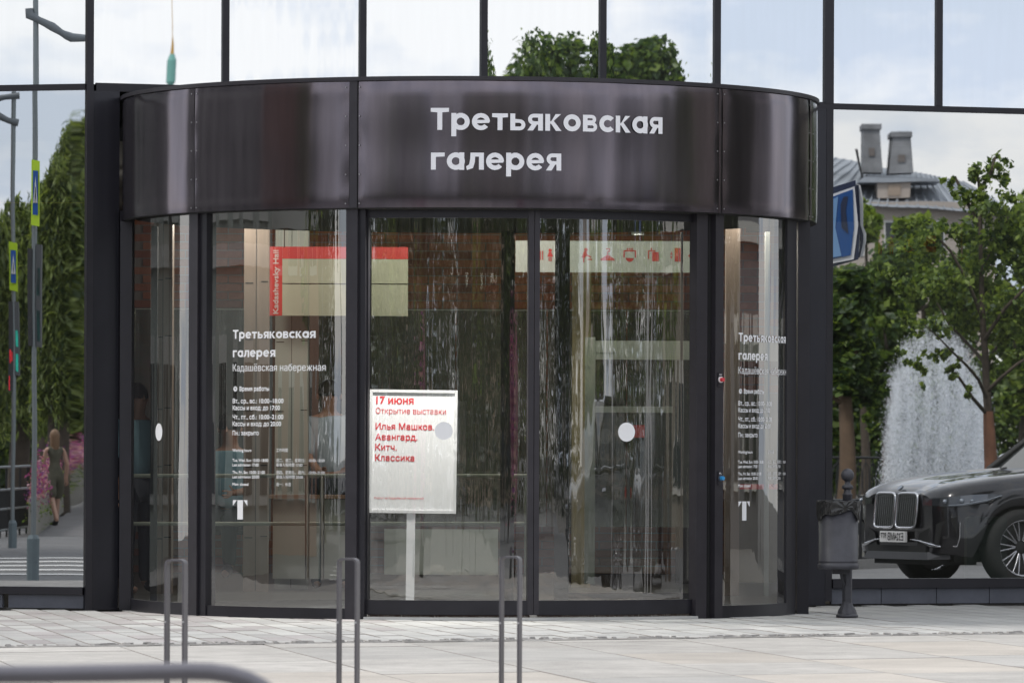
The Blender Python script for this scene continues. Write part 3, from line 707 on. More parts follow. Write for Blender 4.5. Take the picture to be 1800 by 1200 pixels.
# ------------------------------------------------------------------ street furniture in front of the entrance
M_BIN = mat('bin enamel', (.050, .050, .060), .45, .2, var=.2, vscale=12, bump=.08, bscale=50)
bx = P(1489, 1083, 38.1); sc = 38.1 / FPX
bz = lambda y: CAMZ + (800 - y) * sc
bn = thing('litter_bin', (bx.x, 38.1, .0), 'dark metal litter bin with a black bag on a fluted foot right of the entrance', 'litter bin')
mb = MB(); c = (bx.x, 38.1, .002)
mb.lathe([(.0, .0), (.078, 0), (.078, .014), (.066, .026)], 36, c); mb.lathe([(.066, .026), (.060, .05), (.040, .085), (.036, .10), (.033, .11)], 40, c, flute=(.05, 5))
mb.build('foot', M_BIN, bn)
mb = MB(); mb.lathe([(.033, .10), (.033, .98 - .12), (.036, .865), (.026, .875), (.024, .90)], 24, c, flute=(.05, 4)); mb.build('post', M_BIN, bn)
mb = MB(); mb.lathe([(.024, .90), (.040, .905), (.040, .925), (.022, .935), (.020, .95)] + [(.047 * math.sin(R(a)), 1.0 - .047 * math.cos(R(a))) for a in range(26, 181, 11)], 28, c); mb.build('ball_finial', M_BIN, bn)
cb = (P(1473.5, 900, 37.98).x, 37.95, 0)
mb = MB(); z0, z1 = bz(997), bz(884)
mb.lathe([(.0, z0), (.138, z0), (.146, z0 + .008), (.146, z0 + .035), (.139, z0 + .04), (.139, z0 + .052), (.143, z0 + .056), (.139, z0 + .06), (.139, z1), (.132, z1), (.13, z0 + .05), (0, z0 + .05)], 56, cb); mb.build('bucket', M_BIN, bn)
mb = MB(); mb.box((bx.x - .11, 37.99, z0 - .035), (bx.x + .012, 38.05, z0 - .003)); mb.tube([(bx.x - .05, 38.02, z0 - .03), (bx.x - .04, 38.03, z0 - .08), (bx.x - .02, 38.08, z0 - .12)], .009, 8); mb.build('bracket', M_BIN, bn)
random.seed(11); ph = [random.uniform(0, 6.28) for _ in range(12)]
def bag(u, v):
    a = 2 * math.pi * u; kn = math.exp(-((((a - R(-75) + math.pi) % (2 * math.pi)) - math.pi) / .9) ** 2)
    if v < .25: r_ = .128 + .03 * (v / .25); z = bz(884) - .03 + .055 * (v / .25)
    else:
        t = (v - .25) / .75; r_ = .153 + .004 * math.sin(t * 3) - .004 * t; z = bz(876) - t * (.125 + .012 * math.sin(3 * a + ph[0]) + .018 * math.sin(5 * a + ph[1]) - .035 * kn)
    pl = .0022 * math.sin(19 * a + ph[2] + 3 * v) + .0013 * math.sin(37 * a + ph[3] - 5 * v) + .0008 * math.sin(61 * a + ph[4] + 7 * v) + .0012 * math.sin(9 * a + 13 * v)
    fan = kn * .0035 * math.sin(9 * math.atan2(v - .75, (a - R(285)) * 1.2))
    r_ += pl * (.4 + .6 * v) + fan; return Vector((cb[0] + r_ * math.cos(a), cb[1] + r_ * math.sin(a), z + .004 * math.sin(9 * a + ph[5])))
mb = MB(); mb.grid(bag, 260, 26); mb.build('bin_bag', mat('black bin bag', (.012, .012, .013), .22, bump=.35, bscale=22, spec=.6), bn)

M_HOOP = mat('hoop paint', (.115, .108, .118), .5, .15, var=.12, vscale=6, bump=.05)
M_SHOE = mat('hoop hole', (.45, .45, .46), .5)
for i, (xa, xb, yt, lb) in enumerate(((292.5, 327, 984, 'narrow grey steel bicycle hoop nearest the left edge, in front of the left curved pane'),
                                  (595, 630, 982, 'middle narrow grey steel bicycle hoop, in front of the post left of the doors'),
                                  (880.5, 915.5, 978.5, 'rightmost narrow grey steel bicycle hoop, in front of the meeting edge of the sliding doors'))):
    D = 23.0; p0, p1 = P(xa, yt, D), P(xb, yt, D); xc = (p0.x + p1.x) / 2; wd = p1.x - p0.x; zt = p0.z; t = .0085; dp = .028
    h = thing('bicycle_hoop', (xc, D, 0), lb, 'bicycle rack', 'steel bicycle hoops before the entrance')
    # flat bar bent into an inverted U, set slightly askew to the view
    mb = MB(); path = []
    hw = wd / 2 - .004; rr = .016; zc = zt - rr
    path += [(-hw, 0), (-hw, zc)] + [(-hw + rr - rr * math.cos(R(a)), zc + rr * math.sin(R(a))) for a in (22, 45, 68, 90)] + [(hw - rr + rr * math.sin(R(a)), zc + rr * math.cos(R(a))) for a in (0, 22, 45, 68, 90)] + [(hw, 0)]
    rot = R(32); ex = Vector((math.cos(R(4)), math.sin(R(4)), 0)); ey = Vector((math.sin(R(14)), math.cos(R(14)), 0))
    pl = []
    for k, (x, z) in enumerate(path):
        a = path[max(0, k - 1)]; b = path[min(len(path) - 1, k + 1)]; tx, tz = b[0] - a[0], b[1] - a[1]; l_ = math.hypot(tx, tz); nx, nz = -tz / l_, tx / l_
        o_ = Vector((xc, D, 0))
        pl.append([o_ + ex * (x + nx * s_ * t / 2) + ey * (q_ * dp) + Vector((0, 0, z + nz * s_ * t / 2)) for s_, q_ in ((1, -1), (-1, -1), (-1, 1), (1, 1))])
    V = [v for r_ in pl for v in r_]; n = len(pl)
    F = [(4 * a + k, 4 * a + (k + 1) % 4, 4 * a + 4 + (k + 1) % 4, 4 * a + 4 + k) for a in range(n - 1) for k in range(4)]
    mb.add(V, F); mb.build('flat_bar', M_HOOP, h)
    for sx in (-1, 1):
        mb = MB(); c = Vector((xc, D, 0)) + ex * (sx * hw - t / 2 - .0012) - ey * .0; c.z = CAMZ + (800 - 1094) * D / FPX; 
        cc = Vector((xc, D, c.z)) + ex * (sx * hw + .001) - ey * (dp + .0025)
        mb.tube([cc, cc + ey * .002], .0042, 12); mb.build('bolt_hole', M_SHOE, h)
        mb = MB(); mb.box((xc + sx * hw - .03, D - .04, 0.001), (xc + sx * hw + .03, D + .04, .007)); mb.build('foot_plate', M_HOOP, h)
# handrail close to the camera, lower left
D = 9.6; hr = thing('handrail', (P(300, 1180, D).x, D, 0), 'blurred dark steel tube handrail with a rounded end in the lower left foreground', 'handrail')
pts = [P(x, y + 4, D) for x, y in ((-260, 1183), (-100, 1181), (60, 1180), (200, 1178), (330, 1175), (370, 1176), (405, 1181), (435, 1190), (460, 1203), (482, 1222), (500, 1246), (512, 1280), (516, 1330))]
pts.append(Vector((pts[-1].x, D, 0)))
mb = MB(); mb.tube(pts, .0165, 20); mb.build('rail_tube', mat('handrail steel', (.16, .155, .175), .33, .55, var=.1, vscale=4), hr)
mb = MB(); q = P(-240, 1183, D); mb.tube([q, Vector((q.x, D, 0))], .014, 14); mb.build('rail_post', M_HOOP, hr)

# ------------------------------------------------------------------ people
def person(loc, J, rad, skin, clothes, label, hair=None, scale=1.0, rz=0, cat='person', group=None, mapn=None, hairlong=False):
    """J: joint name -> point (local, z up); clothes: list of (name, joints-edges, radii scale, material)"""
    root_loc = Vector(loc)
    edges = [('pelvis', 'waist'), ('waist', 'chest'), ('chest', 'neck'), ('neck', 'head0'), ('head0', 'head1')]
    for s in 'LR':
        edges += [('chest', 'sh' + s), ('sh' + s, 'el' + s), ('el' + s, 'wr' + s), ('wr' + s, 'pm' + s), ('pelvis', 'hp' + s), ('hp' + s, 'kn' + s), ('kn' + s, 'an' + s), ('an' + s, 'to' + s)]
    def skinmesh(name, edges, m, grow=0.0, over=None, par=None, sub=2):
        names = []; 
        for a, b in edges:
            for q in (a, b):
                if q not in names: names.append(q)
        me = bpy.data.meshes.new(name); me.from_pydata([J[q] for q in names], [(names.index(a), names.index(b)) for a, b in edges], [])
        o = bpy.data.objects.new(name, me); COL.objects.link(o)
        md = o.modifiers.new('skin', 'SKIN'); md.use_smooth_shade = True
        sv = me.skin_vertices[0].data
        for i, q in enumerate(names):
            r_ = (over or {}).get(q, rad[q]); r_ = r_ if hasattr(r_, '__len__') else (r_, r_)
            sv[i].radius = (r_[0] + grow, r_[1] + grow); sv[i].use_root = (i == 0)
        sd_ = o.modifiers.new('sub', 'SUBSURF'); sd_.levels = sub; sd_.render_levels = sub
        dg = bpy.context.evaluated_depsgraph_get(); nm = bpy.data.meshes.new_from_object(o.evaluated_get(dg)); nm.name = name
        o.modifiers.clear(); o.data = nm; nm.materials.clear(); nm.materials.append(m)
        for p in nm.polygons: p.use_smooth = True
        if par: o.parent = par
        return o
    # fingers: three-joint chains rooted in the palm
    fe = []
    for s in 'LR':
        d = (Vector(J['pm' + s]) - Vector(J['wr' + s])).normalized(); side = d.cross(Vector((0, 1, .01))).normalized()
        for k in range(5):
            off = (k - 2) * .018; ln = (.055, .075, .08, .075, .06)[k]
            b = Vector(J['pm' + s]) + side * off; a = 'f%s%d' % (s, k)
            if k == 0: b = Vector(J['wr' + s]) + d * .03 + side * -.03; dd = (d * .6 - side * .6).normalized()
            else: dd = (d + Vector((0, -.25, 0))).normalized()
            J[a + 'a'] = tuple(b); J[a + 'b'] = tuple(b + dd * ln * .55); J[a + 'c'] = tuple(b + dd * ln * .55 + (dd + Vector((0, -.5, 0))).normalized() * ln * .5)
            rad[a + 'a'] = .010; rad[a + 'b'] = .009; rad[a + 'c'] = .007
            fe += [('pm' + s if k else 'wr' + s, a + 'a'), (a + 'a', a + 'b'), (a + 'b', a + 'c')]
    body = skinmesh('person', edges + fe, skin)
    body.location = root_loc; body.rotation_euler = (0, 0, rz); body.scale = (scale,) * 3
    tag(body, label, cat, group)
    for nm, ed, m, gr, ov in clothes: skinmesh(nm, ed, m, gr, ov, body)
    hc = Vector(J['head1']); h0 = Vector(J['head0'])
    mb = MB(); c = (h0 + hc) / 2
    hm = hair or mat('dark hair', (.03, .022, .018), .6)
    mb.lathe([(.104 * math.sin(R(a)), .125 * math.cos(R(a))) for a in range(1, 100, 12)] + ([(.10, -.16), (.085, -.26)] if hairlong else []), 18, (c.x, c.y + .018, c.z + .02)); mb.build('hair', hm, body, (0, 0, 0))
    mb = MB(); 
    mb.add([(c.x - .014, c.y - .092, c.z - .02), (c.x + .014, c.y - .092, c.z - .02), (c.x, c.y - .122, c.z - .015), (c.x, c.y - .09, c.z + .035)], [(0, 1, 2), (0, 2, 3), (1, 3, 2)])
    mb.build('nose', skin, body, (0, 0, 0))
    for sx in (-1, 1):
        mb = MB(); mb.lathe([(.0001, -.012), (.010, -.006), (.012, 0), (.010, .006), (.0001, .012)], 10, (c.x + sx * .033, c.y - .088, c.z + .012)); mb.build('eye', M_BLACK, body, (0, 0, 0))
        mb = MB(); mb.lathe([(.0001, -.03), (.012, -.015), (.014, .01), (.0001, .03)], 8, (c.x + sx * .098, c.y, c.z)); mb.build('ear', skin, body, (0, 0, 0))
    return body
def joints(pose='stand'):
    J = dict(pelvis=(0, 0, .95), waist=(0, 0, 1.12), chest=(0, 0, 1.36), col=(0, 0, 1.455), neck=(0, 0, 1.50), head0=(0, -.01, 1.60), head1=(0, -.015, 1.70),
             shL=(.18, 0, 1.42), elL=(.24, .02, 1.13), wrL=(.25, -.06, .88), pmL=(.25, -.08, .80), shR=(-.18, 0, 1.42), elR=(-.24, .02, 1.13), wrR=(-.25, -.06, .88), pmR=(-.25, -.08, .80),
             hpL=(.10, 0, .90), knL=(.11, -.01, .48), anL=(.11, .02, .08), toL=(.12, -.16, .03), hpR=(-.10, 0, .90), knR=(-.11, -.01, .48), anR=(-.11, .02, .08), toR=(-.12, -.16, .03))
    r_ = dict(pelvis=(.15, .11), waist=(.125, .095), chest=(.155, .11), neck=.055, col=(.085, .07), head0=(.078, .09), head1=(.085, .098), hpL=.095, hpR=.095)
    for s in 'LR': r_.update({'sh' + s: .062, 'el' + s: .044, 'wr' + s: .028, 'pm' + s: (.040, .018), 'kn' + s: .062, 'an' + s: .042, 'to' + s: .038, 'hp' + s: .095})
    if pose == 'sit':
        for k in ('pelvis', 'waist', 'chest', 'col', 'neck', 'head0', 'head1', 'shL', 'shR', 'elL', 'elR', 'wrL', 'wrR', 'pmL', 'pmR', 'hpL', 'hpR'): J[k] = (J[k][0], J[k][1], J[k][2] - .42)
        for s, sg in (('L', 1), ('R', -1)):
            J['kn' + s] = (.13 * sg, -.44, .50); J['an' + s] = (.13 * sg, -.42, .08); J['to' + s] = (.14 * sg, -.58, .03)
            J['el' + s] = (.25 * sg, -.06, .74); J['wr' + s] = (.14 * sg, -.30, .70); J['pm' + s] = (.10 * sg, -.37, .70)
    if pose == 'walk':
        J['knL'] = (.10, -.16, .50); J['anL'] = (.10, -.22, .09); J['toL'] = (.10, -.38, .05); J['knR'] = (-.10, .06, .49); J['anR'] = (-.10, .30, .14); J['toR'] = (-.10, .20, .04)
        J['elR'] = (-.23, -.06, 1.14); J['wrR'] = (-.18, -.26, 1.02); J['pmR'] = (-.16, -.33, 1.04)
    return J, r_
SKIN = mat('skin', (.50, .30, .22), .5); SKIN2 = mat('skin warm', (.42, .24, .17), .5)
TOP = [('pelvis', 'waist'), ('waist', 'chest'), ('chest', 'col')] + [(a, b) for s in 'LR' for a, b in (('chest', 'sh' + s), ('sh' + s, 'el' + s))]
LEGS = [(a, b) for s in 'LR' for a, b in (('pelvis', 'hp' + s), ('hp' + s, 'kn' + s), ('kn' + s, 'an' + s))]
def shoes(s): return ('shoe', [('an' + s, 'to' + s)], M_BLACK, .008, None)
BLUE = mat('pale blue shirt', (.22, .38, .46), .7, var=.1, vscale=8); NAVY = mat('navy trousers', (.02, .025, .04), .8)

# ------------------------------------------------------------------ inside
M_COL = mat('beige column cladding', (.33, .255, .205), .6, var=.10, vscale=1.5, stretch=(8, 8, .4))
M_PALE = mat('pale painted panel', (.42, .43, .38), .6, var=.05)
M_CREAM = mat('cream panel', (.50, .48, .36), .6, var=.05)
M_RED = mat('signal red', (.62, .035, .03), .5)
M_DRED = mat('icon red', (.50, .02, .02), .5)
M_TICK = mat('joint black', (.02, .02, .02), .7)
def pbox(x0, x1, z0, z1, D, dp, m, name, par=None, n=0):
    a, b = P(x0, 800, D).x, P(x1, 800, D).x; mb = MB(); mb.box((a, D, z0), (b, D + dp, z1)); return mb.build(name, m, par) if par else (mb, (a + b) / 2)
def zy(y, D): return CAMZ + (800 - y) / FPX * D
def isolo(x0, x1, z0, z1, D, dp, m, name, label, cat, group=None):
    mb, xc = pbox(x0, x1, z0, z1, D, dp, m, name); return solo(mb, name, m, (xc, D + dp / 2, z0), label, cat, group)
for x0, x1, D, lb in ((428, 471, 44.2, 'beige clad column behind the opening hours on the left curved pane'), (269, 302, 43.5, 'narrow beige clad column behind the leftmost curved pane'), (545 - 62, 541, 45.2, 'pale grey clad column just right of the beige column and behind the red sign')):
    o = isolo(x0, x1, .012, 3.4, D, .22, M_COL if x0 != 483 else M_PALE, 'column', lb, 'column', 'clad columns in the foyer')
    t = MB(); a, b = P(x0, 800, D).x, P(x1, 800, D).x
    for k in range(6):
        z = .45 + k * .52 + (k % 2) * .06
        t.box((a + .01, D - .003, z), (a + .075, D - .0005, z + .007)); t.box((b - .06, D - .003, z + .012), (b - .005, D - .0005, z + .019))
    t.box(((a + b) / 2 - .002, D - .002, .02), ((a + b) / 2 + .002, D - .0003, 3.38))
    t.build('cladding_joint', M_TICK, o)
isolo(1275, 1300, .012, 3.4, 43.5, .2, M_COL, 'column', 'slim beige column behind the right curved pane lettering', 'column', 'clad columns in the foyer')
isolo(1344, 1352, .012, 3.4, 43.5, .1, M_PALE, 'column', 'pale narrow column behind the right curved pane', 'column', 'clad columns in the foyer')
# brick wall
DB = 51.0
bw = thing('brick_wall', (P(600, 800, DB).x, DB + .1, 0), 'orange brown brick wall at the back of the foyer', 'wall')
bricks = [mat('brick %d' % i, c, .85, var=.15, vscale=14, bump=.3, bscale=60) for i, c in enumerate(((.30, .105, .055), (.24, .08, .045), (.20, .075, .05), (.33, .13, .07)))]
mb = MB(); a, b = P(225, 800, DB).x, P(1400, 800, DB).x; mb.box((a, DB + .03, .012), (b, DB + .2, 3.41)); mb.build('mortar_bed', mat('mortar', (.22, .19, .17), .9), bw)
bm = {}; nb = 0; rest = MB(); CH = .078; BL = .27
cells = []
for j in range(0, 43):
    for i in range(-1, 26):
        x = a + i * BL + (BL / 2 if j % 2 else 0); z = .02 + j * CH
        if x < a or x + BL > b or z + CH > 3.4: continue
        px = x / DB * FPX + CX; py = 800 - (z - CAMZ) / DB * FPX
        vis = (230 < px < 640 and (410 < py < 560 or 900 < py < 1010)) or (1000 < px < 1230 and 470 < py < 545)
        cells.append((0 if vis else 1, x, z))
cells.sort(key=lambda c: c[0])
for vis, x, z in cells:
    mi = random.choice((0, 0, 1, 2, 3))
    if nb < 298:
        if mi not in bm: t = MB(); t.box((0, 0, 0), (BL - .012, .025, CH - .011)); bm[mi] = t.mesh('brick', bricks[mi])
        o = bpy.data.objects.new('brick', bm[mi]); COL.objects.link(o); o.parent = bw; o.location = Vector((x, DB + .004 + random.uniform(-.002, .003), z)) - bw.location; nb += 1
    else: rest.box((x, DB + .006, z), (x + BL - .012, DB + .031, z + CH - .011), mi)
o = rest.build('brickwork', bricks, bw); o['kind'] = 'stuff'
# frosted glass screens in front of the brick
M_FROST = glass('green frosted screen', .04, (.42, .47, .40), dirt=.16)
for x0, x1, D in ((233, 268, 46.5), (303, 428, 46.6), (541, 640, 46.6), (652, 880, 46.6), (905, 974, 46.6), (1046, 1222, 46.6)):
    pass
sc_ = thing('glass_screen', (P(600, 800, 46.6).x, 46.6, .01), 'tall greenish frosted glass screen with a pale top edge behind the doors', 'glass screen')
for x0, x1 in ((215, 352), (354, 492), (494, 640), (642, 800), (802, 960), (962, 1100), (1102, 1232)):
    a, b = P(x0, 800, 46.6).x, P(x1, 800, 46.6).x; mb = MB(); mb.box((a, 46.6, zy(925, 46.6)), (b, 46.612, zy(546, 46.6))); mb.build('frosted_pane', M_FROST, sc_)
    mb = MB(); mb.box((a, 46.59, zy(546, 46.6)), (b, 46.62, zy(544.6, 46.6))); mb.build('edge_trim', mat('pale trim', (.55, .58, .5), .5), sc_)
    mb = MB(); mb.box((a, 46.6, .0), (b, 46.61, zy(925, 46.6) - .002)); 
for x0, x1, lb in ((215, 930, 'pale two-bar guard rail behind the poster and the left curved panes'),):
    D = 43.0; rr_ = thing('guard_rail', (P(600, 800, D).x, D, 0), lb, 'guard rail')
    for y in (836, 920):
        mb = MB(); mb.tube([P(x0, y, D), P(x1, y, D)], .016, 10); mb.build('rail_bar', mat('pale rail', (.50, .52, .42), .4), rr_)
    for x in (350, 642, 925):
        mb = MB(); p = P(x, 836, D); mb.tube([p, Vector((p.x, D, .012))], .016, 10); mb.build('rail_post', MATS['pale rail'], rr_)
# red framed hall sign
DS = 44.9; sg = thing('hall_sign', (P(590, 700, DS).x, DS, zy(555, DS)), 'hanging pale sign board with red border reading Kadashevsky Hall, above the reception desk', 'sign')
def sb(x0, x1, y0, y1, m, nm, off=0, par=sg, D=DS, dp=.03):
    a, b = P(x0, 800, D).x, P(x1, 800, D).x; mb = MB(); mb.box((a, D + off, zy(y1, D)), (b, D + off + dp, zy(y0, D))); return mb.build(nm, m, par)
sb(470, 495, 435, 556, M_RED, 'red_border'); sb(495.2, 716, 435, 456, M_RED, 'red_border')
sb(495.2, 716, 456.5, 499, M_CREAM, 'board'); sb(495.2, 716, 501, 556, M_CREAM, 'board')
q, wd = font_quads('Kadashevsky Hall', 12, .015); mb = MB(); x0 = P(488, 800, DS).x; put_text(mb, q, wd, lambda x, y: Vector((x0 - y, DS - .004, zy(553, DS) + x)), zy(441, DS) - zy(553, DS), .060); mb.build('lettering', mat('pale letter', (.7, .55, .52), .6), sg)
for x in (500, 700):
    p = P(x, 435, DS); mb = MB(); mb.tube([p, Vector((p.x, DS, 3.41))], .004, 6); mb.build('hanger', M_TICK, sg)
# white frieze with red pictograms
DF = 44.6; fz = thing('pictogram_frieze', (P(1090, 450, DF).x, DF, zy(480, DF)), 'long pale frieze board with red service pictograms above the inner doors', 'sign')
a_, b_ = P(905, 800, DF).x, P(1232, 800, DF).x
sb(905, 1232, 423, 478, mat('frieze white', (.46, .47, .43), .6), 'board', par=fz, D=DF)
def icon(x, shapes, y=449, k=1.0, par=fz, D=DF, m=M_DRED):
    mb = MB(); c = P(x, y, D); s_ = D / FPX * k
    for sh in shapes:
        mb.prism([(c.x + u * s_, D - .006, c.z + v * s_) for u, v in sh], (0, .004, 0))
    o = mb.build('pictogram', m, par); return o
def rect(x0, y0, x1, y1): return [(x0, y0), (x1, y0), (x1, y1), (x0, y1)]
def disc(x, y, r_, n=14, a0=0, a1=360): return [(x + r_ * math.cos(R(a0 + (a1 - a0) * k / n)), y + r_ * math.sin(R(a0 + (a1 - a0) * k / n))) for k in range(n)]
icon(953, [rect(-4, -8, -2.5, 8), rect(0, -8, 1.5, 8)]); icon(967, [disc(0, 9, 3), [(-2, 6), (2, 6), (5, -2), (-5, -2)], rect(-2.5, -10, -.8, -2.2), rect(.8, -10, 2.5, -2.2)])
icon(1029, [disc(1, 10, 3.2), [(-3, 7), (2, 8), (3, 2), (10, -2), (10, -4), (1, -1), (-1, -4), (-7, -4)], rect(-4, -12, -2, -4), rect(4, -8, 12, -6)])
icon(1068, [[(-12, -9), (12, -9), (12, -6), (1, 1), (-1, 1), (-12, -6)], rect(-.9, 1.2, .9, 7), rect(1, 6, 4, 8), rect(2.4, 8.2, 4, 12), rect(-3, 11, 2.2, 12.5)])
icon(1107, [rect(-11, -4, -9, 9), rect(9, -4, 11, 9), rect(-8.8, 7, 8.8, 9), disc(0, -4.2, 7, 12, 180, 372), rect(-5, 9.2, -3, 13), rect(-1, 9.2, 1, 13), rect(3, 9.2, 5, 13)])
icon(1149, [rect(-3, -10, 9, 6), rect(-10, -6, -8, 9), rect(-7.8, 7, 3, 9), rect(-5, 9.2, -3, 13)]); icon(1187, [rect(-1, -11, 5, 13), rect(6, -11, 11, 13), [(-9, 1), (-5, 1), (-7, 7)], [(-9, -1), (-5, -1), (-7, -7)]])
icon(1218, [rect(-5, -1.5, 5, 0), [(-5, -4), (-5, 2.5), (-9, -.7)]])
# pale gate frame with a header behind the right door
gt = thing('scanner_gate', (P(1130, 800, 44.0).x, 44.0, 0.01), 'pale walk-through gate with a lettered header behind the right sliding door', 'gate')
sb(1028, 1046, 592, 1025, M_PALE, 'gate_post', par=gt, D=44.0, dp=.1); sb(1046.3, 1223, 598, 631, M_PALE, 'header', par=gt, D=44.0, dp=.1); sb(1046.3, 1182, 713, 724, M_PALE, 'cross_bar', par=gt, D=44.0, dp=.05)
q, wd = font_quads('По вашей просьбе', 9, 0); mb = MB(); xa = P(1048, 800, 44.0).x; put_text(mb, q, wd, lambda x, y: Vector((xa + x, 43.995, zy(621, 44.0) + y)), .16, .022); mb.build('lettering', M_TICK, gt)
sb(1226, 1232, 592, 1025, M_PALE, 'gate_post', par=gt, D=44.0, dp=.1)
sb(1112, 1133, 746, 768, M_RED, 'red_panel', par=gt, D=43.9, dp=.02)
# light wooden board behind the right of the vestibule and dark shelf
isolo(1005, 1038, .012, zy(477, 46), 46.0, .1, mat('pale timber', (.42, .33, .18), .6, var=.2, vscale=3, stretch=(6, 6, .5)), 'timber_panel', 'tall pale timber panel left of the scanner gate', 'panel')
isolo(1190, 1228, .012, 1.75, 47.5, .35, mat('dark cabinet', (.05, .035, .03), .5), 'cabinet', 'dark cabinet right of the scanner gate behind the right door', 'cabinet')
isolo(1275, 1380, zy(858, 46), zy(849, 46), 46.0, .03, M_DRED, 'red_band', 'thin dark red rail crossing behind the right curved pane', 'rail')
isolo(1275, 1384, zy(633, 46.4), zy(599, 46.4), 46.4, .04, M_PALE, 'header_board', 'pale header board behind the right curved pane lettering', 'board')
isolo(1275, 1384, .012, zy(690, 48), 48.0, .3, mat('olive partition', (.16, .14, .07), .7, var=.3, vscale=1.5), 'partition', 'olive brown partition low behind the right curved pane', 'partition')
# reception desk
dk = thing('reception_desk', (P(545, 800, 44.6).x, 44.7, 0.01), 'white reception desk with a thin timber top behind the left curved pane', 'desk')
mw = mat('desk white', (.60, .61, .55), .45)
sb(480, 640, 878, 1018, mw, 'front_panel', par=dk, D=44.4, dp=.04); sb(470, 640, 871, 877, mat('desk timber', (.33, .2, .12), .5), 'desk_top', off=-.05, par=dk, D=44.4, dp=.7); sb(482, 500, 879, 1017, mw, 'side_panel', par=dk, D=45.0, dp=.04)
sb(676, 876, 930, 1010, mw, 'side_panel', par=dk, D=45.2, dp=.04)
hd = thing('door_pull', (P(555, 800, 42.0).x, 42.0, 0.4), 'pair of tall brushed steel pull bars with round knobs, in front of the reception desk', 'door handle')
for x in (540, 566):
    mb = MB(); p0, p1 = P(x, 836, 42.0), P(x, 1018, 42.0); mb.tube([p0, p1], .018, 14); mb.build('pull_bar', mat('brushed steel', (.42, .38, .32), .3, .9), hd)
# people inside
J, r_ = joints('sit'); J['wrR'] = (-.12, -.30, .66); J['pmR'] = (-.08, -.36, .60)
person((P(405, 800, 45.4).x, 45.4, .01 + .10), J, r_, SKIN2, [('shirt', TOP, BLUE, .016, None), ('trousers', LEGS, NAVY, .018, None), shoes('L'), shoes('R')], 'seated guard in a pale blue short-sleeved shirt, left of the beige column', rz=R(-15))
ch = thing('chair', (P(405, 800, 45.4).x, 45.4, 0.01), 'dark chair under the seated guard left of the beige column', 'chair')
mb = MB(); c = ch.location; mb.box((c.x - .22, c.y - .25, .50), (c.x + .22, c.y + .22, .54)); mb.build('seat', M_BLACK, ch); mb = MB(); mb.box((c.x - .22, c.y + .20, .55), (c.x + .22, c.y + .24, 1.05)); mb.build('backrest', M_BLACK, ch)
for sx in (-1, 1):
    for sy in (-1, 1): mb = MB(); mb.tube([(c.x + sx * .2, c.y + sy * .2, .012), (c.x + sx * .2, c.y + sy * .2, .5)], .012, 8); mb.build('leg', M_BLACK, ch)
J, r_ = joints('stand'); J['elR'] = (-.2, -.1, 1.12); J['wrR'] = (-.12, -.32, 1.0); J['pmR'] = (-.1, -.38, 1.0)
person((P(578, 800, 45.6).x, 45.6, .01), J, r_, SKIN2, [('shirt', TOP, mat('light shirt', (.42, .48, .54), .7), .018, None), ('trousers', LEGS, NAVY, .018, None), shoes('L'), shoes('R')], 'receptionist in a pale shirt standing behind the white desk', rz=R(10), scale=.98)
J, r_ = joints('stand')
person((P(240, 800, 43.6).x, 43.6, .01), J, r_, SKIN2, [('shirt', TOP, BLUE, .016, None), ('trousers', LEGS, NAVY, .018, None), shoes('L'), shoes('R')], 'standing visitor in a blue top at the far left edge of the leftmost curved pane', rz=R(40), scale=.95)
# standing poster just inside the doors
DPp = 38.0; ps = thing('poster_stand', (P(722, 1057, DPp).x, DPp + .05, .017), 'white poster stand with red Russian text announcing an exhibition behind the left sliding door', 'poster stand')
M_ALU = mat('white aluminium frame', (.78, .78, .80), .3, .2); M_POST = mat('poster paper', (.80, .80, .82), .55)
def pquad(x0, x1, y0, y1, off, m, nm, dp=.02, par=ps):
    c = [P(x0, y0, DPp), P(x1, y0 + 2.6 * (x1 - x0) / 155, DPp), P(x1 - 3, y1 + 1.2 * (x1 - x0) / 155, DPp), P(x0 - 3, y1, DPp)]
    mb = MB(); mb.prism([v + Vector((0, off, 0)) for v in c], (0, dp, 0)); return mb.build(nm, m, par)
pb = pquad(653, 801, 688, 898, -.002, M_POST, 'poster', .01)
# frame bars
def fbar(pts, nm='frame_bar'):
    mb = MB(); mb.prism(pts, (0, .028, 0)); mb.build(nm, M_ALU, ps)
def pp_(x, y): # tilt like the photo: lower edge shifted 3 px left
    return P(x - 3 * (y - 684) / 218, y + 2.0 * (x - 650) / 153, DPp) + Vector((0, -.012, 0))
X0, X1, Y0, Y1, T_ = 650.5, 804.5, 684, 900.5, 5
fbar([pp_(X0, Y0), pp_(X1, Y0), pp_(X1 - T_, Y0 + T_), pp_(X0 + T_, Y0 + T_)]); fbar([pp_(X0, Y1), pp_(X0 + T_, Y1 - T_), pp_(X1 - T_, Y1 - T_), pp_(X1, Y1)])
fbar([pp_(X0, Y0 + .2), pp_(X0 + T_, Y0 + T_ + .2), pp_(X0 + T_, Y1 - T_ - .2), pp_(X0, Y1 - .2)]); fbar([pp_(X1, Y0 + .2), pp_(X1, Y1 - .2), pp_(X1 - T_, Y1 - T_ - .2), pp_(X1 - T_, Y0 + T_ + .2)])
REDT = mat('poster red ink', (.66, .04, .055), .6)
mb = MB()
def ptext(t, x, y, x1, cap, bold, rows=14, m=0):
    q, wd = font_quads(t, rows, bold); b0 = pp_(x, y); b1 = pp_(x1, y); d = (b1 - b0)
    up_ = (pp_(x, y - 10) - pp_(x, y)) / (10 * DPp / FPX)
    put_text(mb, q, wd, lambda u, v: b0 + d * (u / d.length) + up_ * v + Vector((0, .008, 0)), d.length, cap * DPp / FPX / .72)
